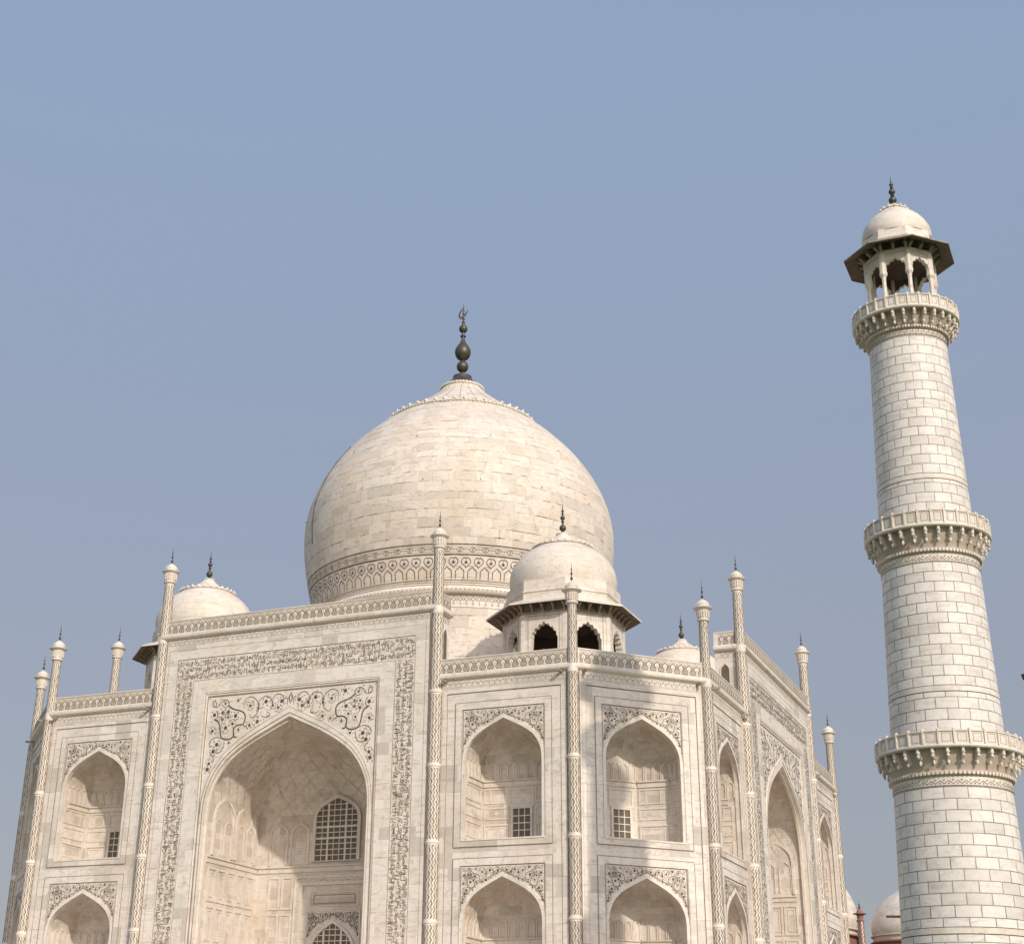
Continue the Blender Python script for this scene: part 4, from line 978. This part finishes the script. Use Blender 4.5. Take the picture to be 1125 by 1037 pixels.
# ------------------------------------------------------------------ minaret
def make_minaret(name):
    root = empty(name)
    rz = lambda z: 2.95-0.0305*z
    sh = MB(); secs = [(0, 9.30), (11.1, 20.0), (21.6, 32.15)]
    for i, (a, b) in enumerate(secs):
        n = 12; sh.revolve([(rz(a+(b-a)*k/n), a+(b-a)*k/n) for k in range(n+1)], 96, 'marble_shaft', uvr=2.55)
    sh.map = lambda x, z, o: ((rz(z)+o)*cos(x), (rz(z)+o)*sin(x), z)
    for z in (3.0, 13.66, 24.3):                       # plain double-ruled course
        sh.revolve([(rz(z), z-0.13), (rz(z)+0.012, z-0.12), (rz(z)+0.012, z+0.12), (rz(z), z+0.13)], 96, 'marble_trim')
        for q in (-0.14, 0.14):
            sh.revolve([(rz(z+q)+0.006, z+q-0.022), (rz(z+q)+0.006, z+q+0.022)], 96, 'inlay_dark')
    sh.build('shaft', root)
    for zt, rt, zrail in ((11.57, 3.35, 0.62), (22.25, 3.02, 0.66), (34.2, 2.72, 0.62)):
        zs = zt-zrail                                   # floor of the balcony
        zb = zs-0.15; r0 = rz(zb-1.0)
        b = MB()
        lb = zb-1.62 if zt < 30 else zb-1.25            # foot of the inlaid collar
        zr = lb+0.55 if zt < 30 else lb+0.42
        cv = zb-0.62
        b.revolve([(rz(lb)+0.0, lb-0.02), (rz(lb)+0.03, lb), (rz(zr)+0.03, zr-0.12)], 96, 'marble_trim', uvr=2.5)
        b.revolve([(rz(zr)+0.02, zr-0.12), (r0+0.10, zr-0.08), (r0+0.17, zr), (r0+0.16, zr+0.10), (r0+0.08, zr+0.17), (r0+0.10, zr+0.25), (r0+0.13, cv-0.05), (r0+0.24, cv+0.15), (r0+0.30, zb-0.15), (r0+0.34, zb)], 96, 'marble_stain_shade', uvr=2.5)
        b.revolve([(r0+0.3, zb-0.001), (rt-0.12, zb-0.001)], 96, 'marble_stain_shade')
        b.revolve([(rt-0.12, zb), (rt-0.10, zb), (rt, zb+0.02), (rt+0.03, zb+0.08), (rt, zb+0.15), (rt-0.05, zs)], 96, 'marble_trim')
        b.revolve([(rt-0.35, zs), (1.0, zs+0.01)], 96, 'marble_paving')
        rc = rz(lb)+0.03
        b.map = lambda x, z, o: ((rc+o)*cos(x/rc), (rc+o)*sin(x/rc), z)
        n = 44; st = 2*pi*rc/n; hz = zr-0.12-lb
        b.rect(0, 0.001, lb, lb+0.001, 0.01, 'inlay_soft')
        for i in range(n):
            x = i*st
            b.rect(x, x+st, lb+0.01, lb+0.04, 0.008, 'inlay_dark')
            b.ribbon([(x, lb+0.10), (x+st/2, lb+0.10+hz*0.35), (x+st, lb+0.10)], 0.035, 0.008, 'inlay_grey')
            b.disc(x+st/2, lb+hz*0.28, 0.045, 0.01, 'inlay_grey', 4); b.disc(x, lb+0.10+hz*0.42, 0.05, 0.01, 'inlay_soft', 5)
        b.map = lambda x, z, o: ((r0+0.17+o)*cos(x), (r0+0.17+o)*sin(x), z)
        for i in range(90):                             # rope moulding
            a = 2*pi*i/90; b.mbox(a, a+0.032, zr-0.04, zr+0.10, -0.05, 0.035, 'marble_trim')
        b = b.build('balcony', root)
        nb = 30
        br = MB(); PR = [(0.0, -0.60), (0.07, -0.62), (0.10, -0.50), (0.20, -0.42), (0.26, -0.30), (0.42, -0.26), (0.48, -0.10), (0.48, 0.0), (0.0, 0.0)]
        ws = (rt-0.08-(r0+0.16))/0.48
        br.map = lambda x, z, o: (r0+0.16+o, x, z)
        P = br.map; t = 0.055
        for q in (-1, 1): br.face([P(q*t, zb+z, o*ws) for o, z in PR], 'marble_trim')
        for (oa, za), (ob, zb2) in zip(PR, PR[1:]): br.face([P(-t, zb+za, oa*ws), P(t, zb+za, oa*ws), P(t, zb+zb2, ob*ws), P(-t, zb+zb2, ob*ws)], 'marble_trim')
        br.revolve([(0, zb-0.46), (0.05, zb-0.43), (0.09, zb-0.36), (0.05, zb-0.28), (0.10, zb-0.18), (0.06, zb-0.08), (0.08, zb)], 8, 'marble_trim', cx=rt-0.14)
        br.revolve([(0, zb-0.74), (0.06, zb-0.68), (0.07, zb-0.6), (0.03, zb-0.5)], 6, 'marble_trim', cx=r0+0.38)
        b0 = br.build('bracket', b)
        for i in range(1, nb):
            c = b0.copy(); COL.objects.link(c); c.parent = b; c.rotation_euler = (0, 0, 2*pi*i/nb)
        rl = MB()
        rl.revolve([(rt-0.05, zs), (rt-0.05, zt-0.06), (rt+0.0, zt-0.05), (rt+0.0, zt), (rt-0.16, zt), (rt-0.16, zt-0.06), (rt-0.13, zt-0.06), (rt-0.13, zs)], 96, 'marble_trim')
        for i in range(nb):
            a = 2*pi*(i+0.5)/nb; c_, s_ = cos(a), sin(a)
            rl.map = lambda x, z, o: ((rt-0.05+o)*c_-x*s_, (rt-0.05+o)*s_+x*c_, z)
            rl.mbox(-0.035, 0.035, zs, zt+0.03, -0.1, 0.07, 'marble_trim')
            rl.revolve([(0.07, zt+0.02), (0.075, zt+0.06), (0.03, zt+0.11), (0, zt+0.13)], 6, 'marble_trim', cx=(rt-0.06)*c_, cy=(rt-0.06)*s_)
            a2 = 2*pi*i/nb; 
            rl.map = lambda x, z, o: ((rt-0.05+o)*cos(a2+x/rt), (rt-0.05+o)*sin(a2+x/rt), z)
            hw_ = pi*rt/nb-0.14
            rl.frame(-hw_, hw_, zs+0.10, zt-0.12, 0.03, 0.0, 0.006, 'inlay_soft')
        rl.build('railing', b)
    # kiosk on top
    zf = 33.6; R = 1.86; ap = R*cos(pi/8); hs = R*sin(pi/8)
    k_ = MB()
    k_.revolve([(R+0.18, zf), (R+0.18, zf+0.25), (0, zf+0.26)], 8, 'marble_trim', ph=pi/8, smooth=False)
    for k in range(8):
        octa_face(k_, ap, k)
        A = foil_arch(hs-0.13, 36.15, 36.2, 36.95, 7)
        fill_around(k_, A, -hs, hs, 37.35, 0.0, 'marble_trim'); fill_around(k_, A, -hs+0.08, hs-0.08, 37.35, -0.22, 'shaded_stone'); reveal(k_, A, -0.22, 0, 'marble_trim')
        k_.frame(-hs+0.16, hs-0.16, 36.3, 37.2, 0.02, 0, 0.006, 'groove', bottom=False)
        k_.mbox(-hs, hs, 37.30, 37.42, 0, 0.05, 'marble_trim')
    k_.revolve([(R-0.2, 37.2), (1.0, 37.6), (0, 37.8)], 8, 'shaded_stone', ph=pi/8, smooth=False)
    k_ = k_.build('kiosk', root)
    for k in range(8):
        a = pi/8+k*pi/4; c = MB(); cx_, cy_ = (R-0.12)*cos(a), (R-0.12)*sin(a)
        c.revolve([(0.20, zf+0.2), (0.20, zf+0.62), (0.16, zf+0.70), (0.12, zf+0.95), (0.105, 35.6), (0.12, 35.85), (0.20, 36.0), (0.21, 36.12), (0.19, 36.2), (0.19, 37.3)], 8, 'marble_trim', cx=cx_, cy=cy_, ph=a+pi/8, smooth=False)
        c.build('column', k_)
    ev = MB(); RE = 2.97
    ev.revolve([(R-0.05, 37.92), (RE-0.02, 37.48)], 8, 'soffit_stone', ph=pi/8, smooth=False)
    ev.revolve([(RE-0.02, 37.48), (RE, 37.49), (RE, 37.55), (1.95, 37.98)], 8, 'bracket_stone', ph=pi/8, smooth=False)
    pr = [(0.0, 37.36), (0.10, 37.36), (0.17, 37.46), (0.36, 37.56), (0.40, 37.76), (0.0, 37.92)]
    eave_brackets(k_, pr, 0.07, ap, hs*0.92, 3)
    ev.build('eave', k_)
    dm = MB()
    dm.revolve([(1.98, 37.9), (1.98, 38.1), (2.02, 38.12), (2.02, 38.2), (1.90, 38.24), (1.90, 38.72), (1.80, 38.74)], 8, 'marble_trim', ph=pi/8, smooth=False)
    dm.revolve(catmull([(1.80, 38.7), (1.84, 39.0), (1.76, 39.4), (1.55, 39.8), (1.25, 40.15), (0.85, 40.5), (0.62, 40.66)], 4), 48, 'marble_cupola', uvr=1.8)
    dm.revolve([(0.60, 40.64), (0.72, 40.68), (0.66, 40.78), (0.40, 40.9), (0.22, 41.05), (0.14, 41.15)], 24, 'marble_trim')
    for i in range(14):
        a = 2*pi*i/14; dm.revolve([(0, 40.62), (0.07, 40.68), (0.06, 40.78), (0, 40.85)], 5, 'marble_trim', cx=0.72*cos(a), cy=0.72*sin(a))
    dm.build('kiosk_dome', k_)
    f = MB()
    f.revolve([(0.14, 41.12), (0.08, 41.2)]+ball(0.22, 41.42, 8)+[(0.06, 41.64), (0.12, 41.70), (0.06, 41.76)]+ball(0.18, 41.96, 8)+[(0.05, 42.16), (0.1, 42.22), (0.05, 42.28)]+ball(0.11, 42.42, 6)+[(0.04, 42.54), (0.03, 42.7), (0, 43.0)], 14, 'bronze')
    f.build('finial', k_)
    sp = MB(); a = radians(190); c_, s_ = cos(a), sin(a)
    sp.map = lambda x, z, o: (o*c_-x*s_, o*s_+x*c_, z)
    sp.mbox(-0.04, 0.04, 3.80, 3.9, 2.6, 3.45, 'groove'); sp.build('water_spout', root)
    return root
mn = make_minaret('minaret')
mn['label'] = 'tall white marble minaret with dark-jointed blocks and three bracketed balconies, right of the mausoleum'
mn['category'] = 'minaret'; mn['group'] = 'minarets at the corners of the marble terrace'
# slight lean, as measured in the photograph
vx, vy = -8.24, 75.08; l = hypot(vx, vy); rx, ry = vy/l, -vx/l      # rightwards as seen from the garden
tilt = 0.0112
mn.location = (47.15-rx*0.44, -47.15-ry*0.44, 0)
mn.rotation_euler = Matrix.Rotation(tilt, 3, Vector((-ry, rx, 0))).to_euler()
far = copy_tree(mn, None, (47.15, 47.15, 0), 0)
far.rotation_euler = (0, 0, 0)
far['label'] = 'distant minaret behind the near one, only a dark eave corner showing at the frame edge'

# ------------------------------------------------------------------ terrace and garden
mb = MB()
mb.box(-47.75, 47.75, -47.75, 47.75, -5.5, 0.0, 'marble_paving')
mb.box(-48.0, 48.0, -48.0, -47.75, -0.55, 0.9, 'marble_trim'); mb.box(47.75, 48.0, -47.75, 47.75, -0.55, 0.9, 'marble_trim'); mb.box(-48.0, -47.75, -47.75, 47.75, -0.55, 0.9, 'marble_trim'); mb.box(-48.0, 48.0, 47.75, 48.0, -0.55, 0.9, 'marble_trim')
t = mb.build('marble_terrace'); t['kind'] = 'structure'
for k in range(8):
    pass
mb = MB()
mb.revolve([(3.9, -5.49), (3.9, -0.01), (0, -0.008)], 8, 'marble_trim', ph=pi/8, smooth=False)
p1 = mb.build('minaret_base', t, (47.15, -47.15, 0)); 
p2 = p1.copy(); COL.objects.link(p2); p2.parent = t; p2.location = (47.15, 47.15, 0)
mb = MB(); mb.face([(-3000, -3000, -5.5), (3000, -3000, -5.5), (3000, 3000, -5.5), (-3000, 3000, -5.5)], 'lawn')
g = mb.build('ground'); g['kind'] = 'structure'

# ------------------------------------------------------------------ red sandstone building beyond
rb = empty('sandstone_hall', (0, 124, 0))
rb['label'] = 'red sandstone hall with white marble domes seen far behind, low between mausoleum and minaret'
rb['category'] = 'hall'
def obj_(mb, name, loc=(0, 0, 0), parent=None): return mb.build(name, parent or rb, loc)
mb = MB(); mb.box(-38, 38, -9, 9, -5.5, 14.0, 'red_sandstone')
for i in range(-9, 10):
    if abs(i) > 3: mb.map = lambda x, z, o: (x+i*3.9, -9-o, z); mb.frame(-1.7, 1.7, -3, 12.5, 0.15, 0, 0.06, 'marble_trim')
w_ = obj_(mb, 'wall')
mb = MB(); mb.box(-10.8, 10.8, -11.5, 6.0, -5.5, 18.0, 'red_sandstone'); mb.map = lambda x, z, o: (x, -11.5-o, z)
mb.mbox(-10.8, 10.8, 18.0, 18.2, -0.2, 0.2, 'marble_trim'); mb.mbox(-10.8, 10.8, 18.2, 19.2, -0.3, 0.05, 'red_sandstone')
for i in range(24):
    x = -10.4+i*0.9; mb.ribbon(catmull([(x-0.3, 18.35), (x-0.1, 18.5), (x-0.22, 18.85), (x, 19.0), (x+0.22, 18.85), (x+0.1, 18.5), (x+0.3, 18.35)], 2), 0.11, 0.06, 'marble_trim')
mb.mbox(-10.8, 10.8, 19.2, 19.35, -0.35, 0.12, 'marble_trim')
mb.mbox(10.0, 10.8, 14.0, 18, 0, 0.1, 'marble_trim')
obj_(mb, 'portal')
def hall_dome(r, x, zb, base, nm='dome'):
    d_ = MB()
    d_.revolve([(r*0.98, base), (r*0.98, zb-1.1), (r*1.03, zb-1.0), (r*1.03, zb-0.8), (r*0.98, zb-0.7)], 48, 'red_sandstone')
    d_.revolve([(r*0.98, zb-0.7), (r*0.98, zb-0.1), (r*1.02, zb-0.05), (r*1.02, zb+0.1)], 48, 'marble_trim')
    d_.revolve(catmull([(r*0.97, zb), (r, zb+r*0.14), (r*0.97, zb+r*0.33), (r*0.88, zb+r*0.53), (r*0.74, zb+r*0.70), (r*0.55, zb+r*0.84), (r*0.32, zb+r*0.96), (r*0.12, zb+r*1.08), (0.1, zb+r*1.2)], 4), 64, 'marble_cupola', uvr=r)
    o = obj_(d_, nm, (x, 0, 0)); f = MB()
    f.revolve([(0.3, zb+r*1.15)]+ball(0.5, zb+r*1.15+0.7)+ball(0.35, zb+r*1.15+1.6)+[(0, zb+r*1.15+3)], 12, 'bronze'); f.build('finial', o)
hall_dome(11.1, 0.2, 19.9, 14); hall_dome(7.2, 20.5, 18.7, 14); hall_dome(7.2, -20.5, 18.7, 14)
tq = MB(); tq.revolve([(0.5, -5.5), (0.46, 20.0), (0.62, 20.1), (0.4, 20.3), (0.5, 20.9), (0.95, 21.0), (0.98, 21.1), (0.5, 21.2), (0.4, 21.5), (0.15, 21.8)], 12, 'red_sandstone')
tq.revolve([(0.15, 21.7), (0.2, 21.9), (0.08, 22.1), (0.14, 22.3), (0.05, 22.5), (0, 23.0)], 8, 'bronze')
tq.map = lambda x, z, o: ((0.5+o)*cos(x), (0.5+o)*sin(x), z)
for k in range(40):
    for i in range(5): tq.ribbon([(i*1.256+(0 if k % 2 else 0.5), 8+k*0.3), (i*1.256+(0.5 if k % 2 else 0), 8.3+k*0.3)], 0.16, 0.01, 'marble_trim')
tq1 = obj_(tq, 'turret', (13.75, -11.5, 0)); c = tq1.copy(); COL.objects.link(c); c.parent = rb; c.location = (-13.75, -11.5, 0)
